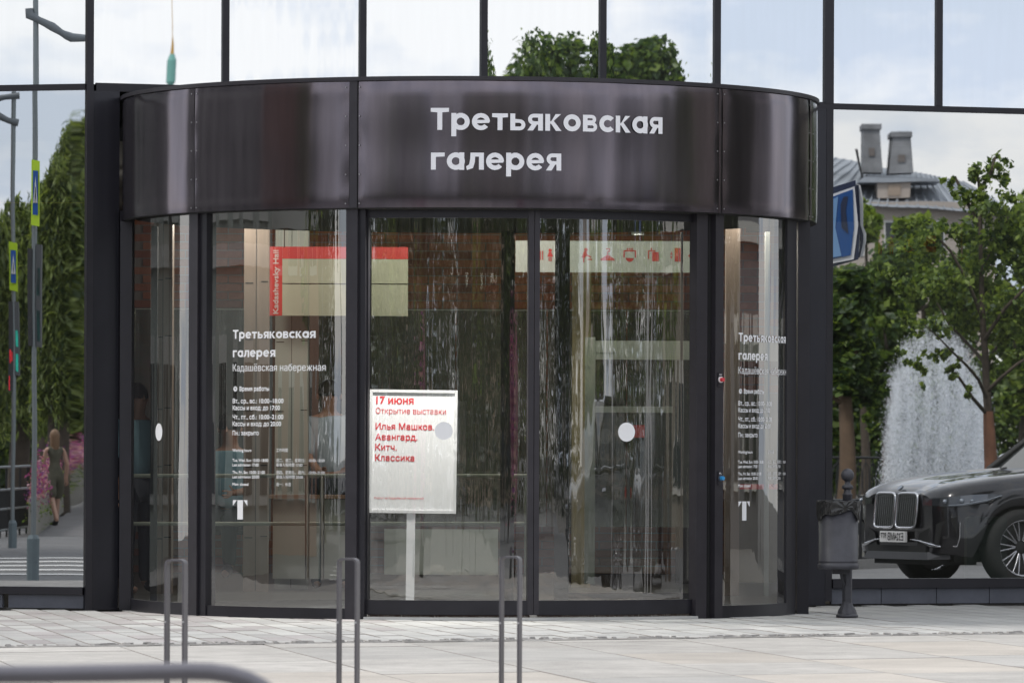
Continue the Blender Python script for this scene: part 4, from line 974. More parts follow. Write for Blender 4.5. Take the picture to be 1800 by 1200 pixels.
ptext('17 июня', 661.5, 709, 727.5, 13.2, .028, 20); ptext('Открытие выставки', 661, 726.5, 784.5, 10.6, .0, 16)
ptext('Илья Машков.', 661, 754, 764, 11, .014, 16); ptext('Авангард.', 661, 772.5, 735, 11, .014, 16); ptext('Китч.', 661, 790.5, 699, 11, .014, 16); ptext('Классика', 661, 809, 730, 11, .014, 16)
ptext('Корпус на Кадашёвской набережной', 661, 876, 747, 3.6, .0, 9)
mb.build('lettering', REDT, ps)
mb = MB(); p0, p1 = P(722.5, 902, DPp), P(720.5, 1056, DPp)
mb.obox((p0 + p1) / 2 + Vector((0, .015, 0)), (.022, 0, 0), (0, .014, 0), ((p0 - p1) / 2)); mb.obox((p0 + p1) / 2 + Vector((-.026, .015, 0)), (.004, 0, 0), (0, .016, 0), ((p0 - p1) / 2)); mb.obox((p0 + p1) / 2 + Vector((.026, .015, 0)), (.004, 0, 0), (0, .016, 0), ((p0 - p1) / 2)); mb.build('pole', M_ALU, ps)
mb = MB(); c = Vector((p1.x, DPp + .05, .018)); mb.lathe([(0.0, .012), (.16, .012), (.165, .006), (.165, 0)], 40, c); mb.build('base_plate', M_ALU, ps)
# ceiling downlights
M_LAMP = mat('lamp glow', (1, .96, .88), .5, emit=6)
for i, (x, y) in enumerate(((439, 395), (448, 403), (503, 385), (527, 411), (823, 384), (1141, 386), (1121, 411), (1203, 394), (1195, 403), (991, 416))):
    zc = 3.30; D = (zc - CAMZ) * FPX / (800 - y); p = P(x, y, D); 
    if D > 50.5: zc = CAMZ + (800 - y) / FPX * 50.3; D = 50.3; p = P(x, y, D)
    dl = thing('downlight', (p.x, D, zc), ['small round downlight hanging from the dark ceiling, farthest left', 'downlight right beside the farthest left one', 'downlight above the Kadashevsky Hall sign', 'downlight just right of the beige column at the sign', 'single downlight over the left sliding door', 'upper downlight over the pictogram frieze', 'lower downlight over the coat hanger pictogram', 'upper downlight near the right jamb of the doors', 'lower downlight near the right jamb of the doors', 'downlight beside the dark inner door post'][i], 'ceiling light', 'round ceiling downlights')
    mb = MB(); mb.lathe([(0.0, 0), (.055, 0)], 24, (p.x, D, zc)); mb.build('lamp_disc', M_LAMP, dl)
    mb = MB(); mb.lathe([(.057, -.003), (.062, 0), (.062, .08), (0.0, .08)], 24, (p.x, D, zc)); mb.build('housing', M_PALE, dl)
    mb = MB(); mb.tube([(p.x, D, zc + .08), (p.x, D, 3.415)], .006, 6); mb.build('stem', M_TICK, dl)
# the lit lamps carry the foyer's light
for x, D in ((360, 44), (560, 43.5), (760, 44), (960, 43.5), (1140, 43.0), (1320, 43.5), (700, 49.3), (330, 49.3), (500, 49.3), (1150, 49.3), (950, 49.3)):
    l_ = bpy.data.lights.new('downlight lamp', 'POINT'); l_.energy = 24 if D < 49 else 5; l_.shadow_soft_size = .15; l_.color = (1, .95, .86)
    o = bpy.data.objects.new('downlight_lamp', l_); COL.objects.link(o); o.location = (P(x, 800, D).x, D, 3.1)
for x, D, en in ((690, 37.5, 150), (780, 37.45, 150), (860, 37.6, 35), (1090, 38.0, 40), (470, 38.4, 40), (1300, 39.4, 25)):  # added fill spots under the canopy to brighten the poster and vestibule
    l_ = bpy.data.lights.new('vestibule fill', 'SPOT'); l_.energy = en * 1.0; l_.spot_size = R(130); l_.spot_blend = 1; l_.shadow_soft_size = .05; l_.color = (1, .96, .9)
    o = bpy.data.objects.new('vestibule_fill', l_); COL.objects.link(o); o.location = (P(x, 800, D).x, D, 2.82)
    sl_ = bpy.data.objects.new('vestibule_fill_empty', None)
    bpy.data.objects.remove(sl_)
# behind the big right pane: a rolling plastic case, and the pictogram band going on
cs = thing('plastic_case', (hit(1736, 1010, NR).x + .25, 43.0, 0.012), 'pale ribbed plastic case standing inside behind the right pane, over the car wheel', 'case')
D = 43.2; M_CASE = mat('grey green plastic', (.20, .235, .20), .5)
a, b = P(1700, 800, D), P(1771, 800, D); mb = MB()
rr = .03; z0_, z1_ = .07, zy(905, D)
pl_ = [(a.x + rr - rr * math.cos(R(t)), z1_ - rr + rr * math.sin(R(t))) for t in (0, 30, 60, 90)] + [(b.x - rr + rr * math.sin(R(t)), z1_ - rr + rr * math.cos(R(t))) for t in (0, 30, 60, 90)] + [(b.x, z0_), (a.x, z0_)]
mb.prism([(x, D, z) for x, z in pl_], (0, .25, 0)); mb.build('shell', M_CASE, cs)
for k in range(5):
    x = a.x + (b.x - a.x) * (.15 + .175 * k); mb = MB(); mb.box((x - .006, D - .008, .12), (x + .006, D - .001, z1_ - .05)); mb.build('rib', M_CASE, cs)
for x in (a.x + .05, b.x - .05): mb = MB(); mb.lathe([(0, -.02), (.03, -.02), (.03, .02), (0, .02)], 16, (x, D + .1, .042), axis='y'); mb.build('caster', M_BLACK, cs)
mb = MB(); mb.box(((a.x + b.x) / 2 - .02, D - .012, z1_ - .06), ((a.x + b.x) / 2 + .02, D - .002, z1_ - .045)); mb.build('latch', M_BLACK, cs)
DI = 43.6; fr2 = thing('inner_frieze', (P(1650, 430, DI).x, DI, zy(478, DI)), 'grey band with dark red toilet, wheelchair and family pictograms seen faintly through the right pane', 'sign')
sb(1440, 1900, 388, 472, mat('inner frieze grey', (.16, .165, .15), .7), 'board', par=fr2, D=DI)
icon(1547, [disc(0, 12, 3), rect(-3.5, -4, 3.5, 8), rect(-3, -16, -.7, -4.2), rect(.7, -16, 3, -4.2)], 430, 1, fr2, DI); icon(1567, [disc(0, 12, 3), [(-2.5, 8), (2.5, 8), (6, -4), (-6, -4)], rect(-3, -16, -.9, -4.2), rect(.9, -16, 3, -4.2)], 430, 1, fr2, DI)
icon(1598, [disc(-1, 8, 2.5), rect(-2, -2, 1, 5), rect(1.2, -3, 6, -1), [(5, -3.2), (9, -9), (7, -10), (3.5, -3.2)]] + [[(7.5 * math.cos(R(t)) - 1, 7.5 * math.sin(R(t)) - 5), (5.8 * math.cos(R(t)) - 1, 5.8 * math.sin(R(t)) - 5), (5.8 * math.cos(R(t + 26)) - 1, 5.8 * math.sin(R(t + 26)) - 5), (7.5 * math.cos(R(t + 26)) - 1, 7.5 * math.sin(R(t + 26)) - 5)] for t in range(150, 380, 27)], 431, 1, fr2, DI)
icon(1636, [rect(-8, 2, 9, 16), rect(-8, -13, 9, -3), disc(-9, 1, 4)], 430, 1, fr2, DI)
icon(1690, [rect(-1.5, -18, 1.5, 60), [(-12, -8), (-9.5, -6), (0, -15.5), (9.5, -6), (12, -8), (0, -20)]], 440, 1, fr2, DI, mat('ochre arrow', (.33, .15, .02), .6))
ct = solo(MB().tube([P(-60, 356, 41.6), P(30, 356.5, 41.6), P(149, 356.5, 41.6)], .0042, 8), 'cable', mat('yellow cable', (.75, .45, .06), .5, emit=.0), tuple(P(45, 356, 41.6)), 'thin yellow cable strung level inside the left pane', 'cable')
# ------------------------------------------------------------------ the street that the glass reflects
def leafmat(name, col):
    m = bpy.data.materials.new(name); m.use_nodes = True; t = m.node_tree; t.nodes.remove(t.nodes['Principled BSDF']); out = t.nodes['Material Output']
    a = t.nodes.new('ShaderNodeBsdfDiffuse'); b = t.nodes.new('ShaderNodeBsdfTranslucent'); x = t.nodes.new('ShaderNodeMixShader'); x.inputs[0].default_value = .38
    a.inputs[0].default_value = (*col, 1); b.inputs[0].default_value = (col[0] * 1.5, col[1] * 1.5, col[2] * .8, 1)
    gl = t.nodes.new('ShaderNodeBsdfGlossy'); gl.inputs['Roughness'].default_value = .45; gl.inputs[0].default_value = (.5, .5, .5, 1); y = t.nodes.new('ShaderNodeMixShader'); y.inputs[0].default_value = .06
    t.links.new(a.outputs[0], x.inputs[1]); t.links.new(b.outputs[0], x.inputs[2]); t.links.new(x.outputs[0], y.inputs[1]); t.links.new(gl.outputs[0], y.inputs[2]); t.links.new(y.outputs[0], out.inputs[0])
    MATS[name] = m; return m
LEAF = [leafmat('leaf fresh', (.24, .32, .06)), leafmat('leaf mid', (.125, .19, .045)), leafmat('leaf deep', (.05, .09, .03))]
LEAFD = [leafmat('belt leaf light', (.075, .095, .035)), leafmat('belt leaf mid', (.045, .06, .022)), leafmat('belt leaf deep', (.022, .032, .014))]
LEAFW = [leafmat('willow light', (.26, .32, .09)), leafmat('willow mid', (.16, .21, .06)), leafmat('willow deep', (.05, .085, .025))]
M_BARK = mat('bark', (.085, .065, .05), .9, var=.3, vscale=12, bump=.6, bscale=30)
M_WRAP = mat('jute wrap', (.24, .115, .07), .9, var=.2, vscale=10, bump=.7, bscale=40)
def leafmesh(name, pts, size, mats, up=.5, ang=None, long_=1.0, weights=(.35, .4, .25), seed=0, droop=False):
    r_ = np.random.default_rng(seed); n = len(pts); pts = np.asarray(pts, float)
    nrm = r_.normal(size=(n, 3)); nrm[:, 2] += up * 2; nrm /= np.linalg.norm(nrm, axis=1)[:, None]
    t = r_.normal(size=(n, 3)); 
    if droop: t = t * .25 + np.array([0, 0, -1.0])
    t -= nrm * (t * nrm).sum(1)[:, None]; t /= np.linalg.norm(t, axis=1)[:, None]; b = np.cross(nrm, t)
    s = size * r_.uniform(.35, 1.4, n)[:, None]; wf = .34 if droop and long_ > 1.65 else .62
    tip = pts + t * s * long_; base = pts - t * s * long_ * .9; l_ = pts + b * s * wf + nrm * s * .15 + t * s * .1; rr_ = pts - b * s * wf + nrm * s * .15 + t * s * .1
    V = np.stack([base, l_, tip, rr_], 1).reshape(-1, 3); F = np.arange(4 * n).reshape(-1, 4)
    F3 = np.concatenate([F[:, [0, 1, 2]], F[:, [0, 2, 3]]]); me = bpy.data.meshes.new(name)
    me.vertices.add(len(V)); me.vertices.foreach_set('co', V.ravel()); me.loops.add(F3.size); me.loops.foreach_set('vertex_index', F3.ravel())
    me.polygons.add(len(F3)); me.polygons.foreach_set('loop_start', np.arange(0, F3.size, 3)); me.polygons.foreach_set('loop_total', np.full(len(F3), 3))
    for m in mats: me.materials.append(m)
    k = r_.choice(3, n, p=weights); me.polygons.foreach_set('material_index', np.concatenate([k, k])); me.update(calc_edges=True); return me
def blob_pts(blobs, n, seed, shell=.5):
    r_ = np.random.default_rng(seed); vol = np.array([b[1][0] * b[1][1] * b[1][2] for b in blobs]) ** .75; cnt = (vol / vol.sum() * n).astype(int); out = []
    for (c, rad), k in zip(blobs, cnt):
        # twig clusters inside each blob
        m = max(3, k // 16); d = r_.normal(size=(m, 3)); d /= np.linalg.norm(d, axis=1)[:, None]; q = r_.uniform(shell, 1.0, m)[:, None] ** .6
        cc = np.array(c) + d * q * np.array(rad); idx = r_.integers(0, m, k); sp = min(rad) * .17
        out.append(cc[idx] + r_.normal(size=(k, 3)) * sp)
    return np.concatenate(out)
def crown(name, pts, size, mats, parent, **kw):
    off = world_loc(parent); me = leafmesh(name, np.asarray(pts) - np.array(off), size, mats, **kw); o = bpy.data.objects.new(name, me); COL.objects.link(o); o.parent = parent; return o
def mapped(pts, n): 
    A = np.array(A0); nn = np.array(n); p = np.asarray(pts, float); return p - 2 * ((p - A) @ nn)[:, None] * nn
# --- main young tree, read in the mirror at 75 m path
D = 75.0; s_ = D / FPX
def V_(x, y, dd=0.0): return P(x, y, D + dd)
base = RVz(1745, D, -.20); tr = thing('maple_tree', base, 'young leafy tree with reddish wrapped lower trunk beside the road, mirrored in the right pane', 'tree')
def vt(paths, rads, m, nm, par, n=8, nrm=NR):
    mb = MB()
    for p, r_ in zip(paths, rads): mb.tube(p, r_, n)
    mb.map(lambda v: refl(v, nrm)); return mb.build(nm, m, par)
vt([[V_(1743, 965), V_(1744, 900), V_(1744, 820), V_(1741, 760), V_(1739, 722)]], [[.105, .095, .092, .085, .072]], M_WRAP, 'trunk_wrap', tr, 14)
limbs = [[V_(1739, 724), V_(1736, 680), V_(1735, 630), V_(1731, 580), V_(1728, 500), V_(1726, 430), V_(1724, 360), V_(1720, 300)],
         [V_(1737, 700), V_(1722, 668, -.3), V_(1702, 645, -.6), V_(1676, 620, -.8), V_(1648, 590, -1), V_(1625, 570, -1.1)], [V_(1735, 640), V_(1712, 615, .3), V_(1690, 592, .5), V_(1668, 570, .6), V_(1640, 520, .6)],
         [V_(1738, 688), V_(1762, 665, -.3), V_(1790, 640, -.4), V_(1815, 625, -.4)], [V_(1736, 660), V_(1745, 625, .3), V_(1765, 600, .5), V_(1790, 580, .7)],
         [V_(1735, 725), V_(1712, 700, -.4), V_(1690, 668, -.6), V_(1680, 655, -.7)], [V_(1730, 560), V_(1705, 500, -.3), V_(1670, 440, -.4), V_(1640, 410, -.4)], [V_(1727, 470), V_(1755, 420, .3), V_(1775, 380, .4)],
         [V_(1725, 400), V_(1700, 350, .2), V_(1680, 310, .3)], [V_(1722, 340), V_(1745, 300, .2), V_(1752, 275, .2)], [V_(1731, 600), V_(1770, 540, -.5), V_(1810, 500, -.7)]]
lr = [[.062, .056, .05, .045, .036, .028, .02, .012]] + [[.03, .024, .02, .015, .010, .006][:len(p)] for p in limbs[1:]]
vt(limbs, lr, M_BARK, 'branches', tr, 8)
bl = []
def B_(x, y, rx, ry, dd=0.0, rd=None): bl.append((tuple(V_(x, y, dd)), (rx * s_, (rd or rx) * s_, ry * s_)))
for x, y, rx, ry, dd in ((1722, 300, 22, 26, 0), (1752, 300, 26, 28, .3), (1690, 345, 24, 20, 0), (1668, 318, 14, 12, .2), (1740, 360, 40, 36, 0), (1772, 350, 18, 14, .2), (1700, 410, 36, 26, -.3), (1650, 420, 40, 30, -.4), (1610, 440, 34, 26, -.2), (1760, 430, 50, 50, .3), (1800, 440, 34, 60, .2),
                         (1720, 490, 50, 44, .3), (1655, 500, 50, 36, -.5), (1600, 505, 34, 22, -.3), (1775, 540, 46, 44, -.3), (1560, 480, 24, 18, 0), (1690, 560, 40, 26, .2), (1640, 575, 38, 18, -.8), (1600, 560, 24, 12, -.6), (1752, 590, 34, 26, .2), (1610, 640, 22, 12, -.8), (1650, 620, 30, 14, -.8),
                         (1622, 652, 12, 18, -.8), (1625, 678, 7, 10, -.8), (1672, 655, 22, 11, -.6), (1705, 690, 15, 11, -.6), (1588, 618, 14, 7, -.8), (1795, 620, 26, 10, -.3), (1745, 640, 18, 18, .2), (1590, 395, 20, 16, .2), (1690, 640, 12, 9, -.3), (1815, 600, 26, 20, 0)): B_(x, y, rx, ry, dd)
crown('crown', mapped(blob_pts(bl, 9800, 5, .15), NR), .050, LEAF, tr, up=.35, seed=1, weights=(.42, .36, .22))
# --- the tree with a bare trunk on the left side of the same pane, and the trees beyond the water
def far_tree(px, D, ztop, zbot, wpx, label, trunk_w=.16, seed=0, mats=LEAF, n=5200, size=.15, nrm=NR, group='trees across the water', zg=-.20, weights=(.3, .4, .3), trunk=M_BARK):
    base = refl(Vector(((px - CX) / FPX * D, D, zg)), nrm); t = thing('tree', base, label, 'tree', group); r_ = random.Random(seed); rw = wpx / 2 * D / FPX
    c = Vector(((px - CX) / FPX * D, D, 0)); mb = MB()
    mb.tube([c + Vector((0, 0, zg)), c + Vector((.03, 0, (zbot + zg) / 2)), c + Vector((0, 0, zbot + .4)), c + Vector((.1, 0, (zbot + ztop) / 2)), c + Vector((0, 0, ztop - .5))], [trunk_w * 1.1, trunk_w * .9, trunk_w * .75, trunk_w * .4, .03], 10)
    for k in range(7):
        a = r_.uniform(0, 6.28); z = zbot + (ztop - zbot) * r_.uniform(.05, .6); mb.tube([c + Vector((0, 0, z)), c + Vector((math.cos(a) * rw * .5, math.sin(a) * rw * .5, z + rw * .35)), c + Vector((math.cos(a) * rw * .6, math.sin(a) * rw * .6, z + rw * .5))], [trunk_w * .35, trunk_w * .2, .02], 6)
    mb.map(lambda v: refl(v, nrm)); mb.build('trunk', trunk, t)
    bl = []; H = ztop - zbot
    for k in range(17):
        f = r_.random(); z = zbot + H * (.12 + .80 * f); a = r_.uniform(0, 6.28); q = rw * (1 - .62 * max(0, f - .35) / .65) * r_.uniform(.2, .62)
        rr = rw * r_.uniform(.28, .46); bl.append(((c.x + math.cos(a) * q, c.y + math.sin(a) * q, z), (rr, rr, rr * r_.uniform(.7, 1.1))))
    crown('crown', mapped(blob_pts(bl, n, seed + 50, .35), nrm), size, mats, t, seed=seed, up=.45, weights=weights); return t
zz = lambda y, D: CAMZ + (800 - y) / FPX * D
t1 = far_tree(1492, 98, zz(475, 98), zz(735, 98), 150, 'dark green tree with a bare orange-brown trunk beside the mullion in the right pane', .125, 21, n=9000, size=.085, weights=(.08, .3, .62), trunk=mat('orange brown trunk', (.15, .10, .065), .9, var=.2, vscale=6))  # trunk bark in its own warm brown, tone varied at random
far_tree(1520, 190, zz(345, 190), zz(760, 190), 150, 'yellow-green round topped tree beyond the canal, under the left chimney', .2, 22, size=.17, n=7000, weights=(.5, .35, .15))
far_tree(1618, 185, zz(352, 185), zz(800, 185), 170, 'light green tree beyond the canal, under the right chimney', .2, 23, size=.17, n=7000, weights=(.5, .35, .15))
far_tree(1560, 150, zz(440, 150), zz(800, 150), 170, 'darker mid-height tree beyond the canal between the two light green ones', .2, 24, size=.15, n=6500, weights=(.15, .45, .4))
far_tree(1690, 172, zz(400, 172), zz(800, 172), 190, 'dark green tree standing behind the young tree trunk', .2, 25, size=.16, n=7000, weights=(.2, .4, .4))
far_tree(1800, 180, zz(330, 180), zz(800, 180), 200, 'broad green tree at the right edge of the right pane', .22, 26, size=.17, n=7500, weights=(.35, .4, .25))
far_tree(1440, 160, zz(420, 160), zz(800, 160), 160, 'green tree half hidden by the dark mullion of the right pane', .2, 27, size=.15)
far_tree(1900, 150, zz(360, 150), zz(800, 150), 170, 'green tree past the right edge of the young tree', .2, 36, size=.15)
def hedge(nrm, px0, px1, D0, D1_, z1, label, seed, n=16000):
    a = refl(Vector(((px0 - CX) / FPX * D0, D0, -.20)), nrm); r_ = np.random.default_rng(seed); f = r_.random(n)
    p = np.stack([(px0 + (px1 - px0) * f - CX) / FPX * (D0 + (D1_ - D0) * f), D0 + (D1_ - D0) * f + r_.uniform(-.5, .5, n), -.2 + (z1 + .2 + .25 * np.sin(f * 60)) * r_.random(n) ** .8], 1)
    t = thing('hedge', a, label, 'hedge'); o = crown('foliage', mapped(p, nrm), .15, LEAF, t, seed=seed, up=.2, weights=(.12, .38, .5)); o['kind'] = 'stuff'; return t
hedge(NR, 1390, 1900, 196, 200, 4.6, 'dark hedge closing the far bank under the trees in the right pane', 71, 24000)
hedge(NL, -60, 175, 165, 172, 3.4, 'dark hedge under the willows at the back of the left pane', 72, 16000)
# rounded tree tops seen in the upper panes over the entrance
def dome(px, D, ytop, wpx, label, seed):
    t = far_tree(px, D, zz(ytop, D), zz(360, D), wpx, label, .3, seed, n=15000, size=.12, group='tall trees mirrored above the entrance', weights=(.12, .38, .5)); return t
dome(945, 165, 56, 235, 'tall round dark tree whose top shows above the middle of the lettering', 31); dome(1150, 172, 62, 225, 'tall round dark tree whose top shows in the upper pane right of the lettering centre', 32)
dome(1040, 178, 118, 150, 'lower dark tree between the two tall round tree tops over the entrance', 33)
# --- railings
M_IRON = mat('black iron', (.018, .018, .020), .5)
def line_pts(p0, p1, n): return [p0.lerp(p1, k / n) for k in range(n + 1)]
# near ornate canal railing: mirrored at 66 m
D1 = 66.0
ra, rb = RVz(1380, 63.5, -.20), RVz(1900, 70.0, -.20); fl = thing('canal_railing', ra, 'black ornate iron railing along the road edge behind the dark car', 'railing'); dirn = (rb - ra).normalized(); LN = (rb - ra).length; k = 0
mb = MB(); mb.tube([ra + Vector((0, 0, .80)), rb + Vector((0, 0, .80))], .028, 8); mb.build('top_rail', M_IRON, fl); mb = MB(); mb.tube([ra + Vector((0, 0, .12)), rb + Vector((0, 0, .12))], .018, 8); mb.build('bottom_rail', M_IRON, fl)
bay = .62; nb_ = int(LN / bay); pm = None; gm = None
for i in range(nb_ + 1):
    c = dirn * (i * bay)
    if pm is None:
        mb = MB(); mb.tube([(0, 0, 0), (0, 0, .86)], .022, 8); mb.lathe([(.0, .0), (.05, 0), (.05, .03), (.02, .04)], 10); pm = mb.mesh('railing_post', M_IRON)
        mb = MB()
        e = dirn
        def seg(x0, z0, x1, z1, r_=.011): mb.tube([e * (x0 * bay) + Vector((0, 0, z0)), e * (x1 * bay) + Vector((0, 0, z1))], r_, 6)
        for x0, z0, x1, z1 in ((.2, .12, .2, .34), (.2, .34, .45, .34), (.45, .34, .45, .24), (.2, .80, .2, .6), (.2, .6, .45, .6), (.45, .6, .45, .7), (.8, .12, .8, .34), (.8, .34, .55, .34), (.55, .34, .55, .24), (.8, .8, .8, .6), (.8, .6, .55, .6), (.55, .6, .55, .7), (.1, .47, .9, .47), (.1, .4, .1, .54), (.9, .4, .9, .54)): seg(x0, z0, x1, z1)
        for a in range(0, 360, 30): seg(.5 + .13 * math.cos(R(a)), .47 + .09 * math.sin(R(a)), .5 + .13 * math.cos(R(a + 30)), .47 + .09 * math.sin(R(a + 30)))
        gm = mb.mesh('railing_ornament', M_IRON)
    o = bpy.data.objects.new('railing_post', pm); COL.objects.link(o); o.parent = fl; o.location = c
    o = bpy.data.objects.new('railing_ornament', gm); COL.objects.link(o); o.parent = fl; o.location = c
# pale kerb under it and white lane line on the road
mb = MB(); q = NR * .12; mb.prism([ra - q, rb - q, rb + q, ra + q], (0, 0, .11)); struct(mb, 'kerb', mat('granite kerb', (.36, .35, .34), .8, var=.15, vscale=6, bump=.3))
mb = MB(); a, b = RVz(1380, 58.6, -.194), RVz(1900, 60.5, -.194); q = NR * .06; mb.add([a - q, b - q, b + q, a + q], [(0, 1, 2, 3)]); struct(mb, 'lane_marking', mat('road paint', (.72, .72, .70), .6, var=.1, vscale=6))
# far railing across the water with posts
D2 = 150.0; ra2, rb2 = RVz(1400, 150, -.20), RVz(1870, 158, -.20)
fl2 = thing('far_railing', ra2, 'dark lattice railing on the far bank of the canal, left of the fountain', 'railing'); d2 = (rb2 - ra2).normalized(); L2 = (rb2 - ra2).length
mb = MB(); h2 = zz(797, 150) + .20
for z in (h2 - .05, .12): mb.tube([ra2 + Vector((0, 0, z)), rb2 + Vector((0, 0, z))], .035, 6)
mb.build('rails', M_IRON, fl2); ns = int(L2 / .30); rm = None
for i in range(ns):
    if rm is None:
        mb = MB()
        for a in range(0, 360, 30): mb.tube([d2 * (.14 * math.cos(R(a))) + Vector((0, 0, h2 / 2 + h2 * .36 * math.sin(R(a)))), d2 * (.14 * math.cos(R(a + 30))) + Vector((0, 0, h2 / 2 + h2 * .36 * math.sin(R(a + 30))))], .014, 4)
        mb.tube([Vector((0, 0, .12)), Vector((0, 0, h2 - .05))], .014, 4); rm = mb.mesh('railing_ring', M_IRON)
    o = bpy.data.objects.new('railing_ring', rm); COL.objects.link(o); o.parent = fl2; o.location = d2 * (i * .30 + .15)
pm2 = None
for i in range(int(L2 / 1.7) + 1):
    if pm2 is None: mb = MB(); mb.box((-.06, -.06, 0), (.06, .06, h2 + .08)); pm2 = mb.mesh('railing_post', M_IRON)
    o = bpy.data.objects.new('railing_post', pm2); COL.objects.link(o); o.parent = fl2; o.location = d2 * (i * 1.7 + .4)
a, b = RVz(1390, 148, -.199), RVz(1890, 156, -.199); mb = MB(); q = (a - b).cross(Vector((0, 0, 1))).normalized() * 1.2; mb.prism([a - q * .2, b - q * .2, b + q, a + q], (0, 0, .12)); struct(mb, 'bank_coping', M_BANK)
# --- fountain: tall mass of spray
D = 112.0; fc = P(1648, 800, D)
r_ = np.random.default_rng(8); nS = 130000
zt_ = zz(560, D); zb_ = zz(868, D); 
jets = [(-1.0, .30, .72), (-.78, .36, .86), (-.5, .4, .95), (-.2, .42, .93), (.1, .42, 1.0), (.35, .42, .9), (.6, .4, .86), (.85, .38, .72), (1.05, .32, .6)]
ji = r_.integers(0, len(jets), nS); J_ = np.array(jets)[ji]; f = r_.beta(1.0, 1.25, nS)
wdt = J_[:, 1] * (.5 + .45 * (1 - f)) ; x = J_[:, 0] * (.86 + .10 * (1 - f)) + r_.normal(size=nS) * wdt * .42; y = r_.normal(size=nS) * .5
z = zb_ + (zt_ - zb_) * J_[:, 2] * f + r_.normal(size=nS) * .1
keep = (.80 + .20 * np.sin(x * 17 + 1.4 * np.sin(z * 2.1))) * (.86 + .14 * np.sin(x * 41 + z * 1.7)) > r_.random(nS) * .95; x, y, z = x[keep], y[keep], z[keep]
pts = np.stack([fc.x + x, D + y, z], 1); fo = thing('fountain', refl(Vector((fc.x, D, -2.2)), NR), 'tall white fountain spray rising from the canal behind the young tree', 'fountain')
M_SPRAY = bpy.data.materials.new('water spray'); M_SPRAY.use_nodes = True; t = M_SPRAY.node_tree; t.nodes.remove(t.nodes['Principled BSDF'])
a = t.nodes.new('ShaderNodeBsdfDiffuse'); b = t.nodes.new('ShaderNodeBsdfTranslucent'); c = t.nodes.new('ShaderNodeMixShader'); tt = t.nodes.new('ShaderNodeBsdfTransparent'); e = t.nodes.new('ShaderNodeMixShader'); e.inputs[0].default_value = .36
for q in (a, b): q.inputs[0].default_value = (.93, .95, .98, 1)
t.links.new(a.outputs[0], c.inputs[1]); t.links.new(b.outputs[0], c.inputs[2]); t.links.new(tt.outputs[0], e.inputs[1]); t.links.new(c.outputs[0], e.inputs[2]); t.links.new(e.outputs[0], t.nodes['Material Output'].inputs[0])
o = crown('spray', mapped(pts, NR), .021, [M_SPRAY] * 3, fo, up=.6, long_=1.6, seed=4, droop=True); o['kind'] = 'stuff'
mb = MB(); c = refl(Vector((fc.x, D, 0)), NR); mb.lathe([(0, -2.2), (1.5, -2.2), (1.5, -1.95), (1.4, -1.95), (1.35, -2.1), (0, -2.1)], 32, (c.x, c.y, 0)); mb.build('basin', M_BANK, fo)
# --- grey roofed building with two chimneys
D = 262.0; M_TIN = mat('tin roof', (.33, .36, .40), .55, .15, var=.2, vscale=.4); M_PINK = mat('pale stucco', (.42, .37, .33), .8, var=.08, vscale=.5)
k_ = D / FPX; hb = thing('roofed_house', refl(Vector((P(1600, 800, D).x, D, -.1)), NR), 'pale stucco house with grey seamed tin roof and two big chimneys beyond the trees', 'house')
def vp(x, y, dd=0): return P(x, y, D + dd)
def vb(fn, nm, m, par=hb): mb = MB(); fn(mb); mb.map(lambda v: refl(v, NR)); return mb.build(nm, m, par)
xl, xr = vp(1380, 0).x, vp(1790, 0).x
ez, rz_ = zz(352, D), zz(292, D)
vb(lambda mb: mb.box((xl + .5, D, -.2), (xr - 1, D + 14, ez)), 'wall', M_PINK)
R1, R2 = Vector((xl + 3, D + 7, rz_ + .9)), Vector((vp(1715, 0).x, D + 7, rz_ - .3)); e_ = [Vector((xl, D - .6, ez)), Vector((xr, D - .6, ez - .6)), Vector((xr, D + 14.6, ez - .6)), Vector((xl, D + 14.6, ez))]
rf = vb(lambda mb: mb.add([*e_, R1, R2], [(0, 1, 5, 4), (1, 2, 5), (2, 3, 4, 5), (3, 0, 4)]), 'roof', M_TIN)
def seams(mb):
    for i in range(26):
        f = i / 25; a = e_[0].lerp(e_[1], f); b = R1.lerp(R2, f); nn = Vector((0, -.5, .87)) * .03; mb.prism([a + nn * .1, b + nn * .1, b + nn * .1 + Vector((.07, 0, 0)), a + nn * .1 + Vector((.07, 0, 0))], nn)
vb(seams, 'seam', M_TIN, rf)
for i, (x0, x1, y0, y1) in enumerate(((1522, 1550, 232, 300), (1569, 1597, 243, 302))):
    def chim(mb):
        a, b = vp(x0, y0, 3), vp(x1, y1, 3); mb.hexa([(a.x - .1, D + 3.2, b.z), (b.x + .15, D + 3.2, b.z), (b.x + .15, D + 5, b.z), (a.x - .1, D + 5, b.z), (a.x, D + 3.2, a.z), (b.x, D + 3.2, a.z), (b.x, D + 5, a.z), (a.x, D + 5, a.z)])
        mb.box((a.x - .07, D + 3.1, a.z + .005), (b.x + .07, D + 5.1, a.z + .20)); mb.box((a.x + .25, D + 3.13, a.z - 1.1), (a.x + .55, D + 3.19, a.z - .75), 1)
    vb(chim, 'chimney', [mat('chimney tin', (.22, .225, .235), .8, var=.35, vscale=1.2, bump=.3, bscale=4), mat('rust', (.16, .14, .13), .9)], rf)
def dorm(mb):
    a, b = vp(1562, 318), vp(1600, 346); mb.box((a.x - .4, D + .8, b.z), (b.x, D + 5, a.z)); mb.prism([(a.x - 1.4, D + .6, a.z + .02), (b.x + 1.5, D + .6, a.z + .02), (b.x + 1.2, D + .6, a.z + .16), (a.x - 1.1, D + .6, a.z + .3)], (0, 4, 0), 1); mb.box((a.x + .1, D + .75, b.z + .12), (b.x - .4, D + .79, a.z - .08), 2)
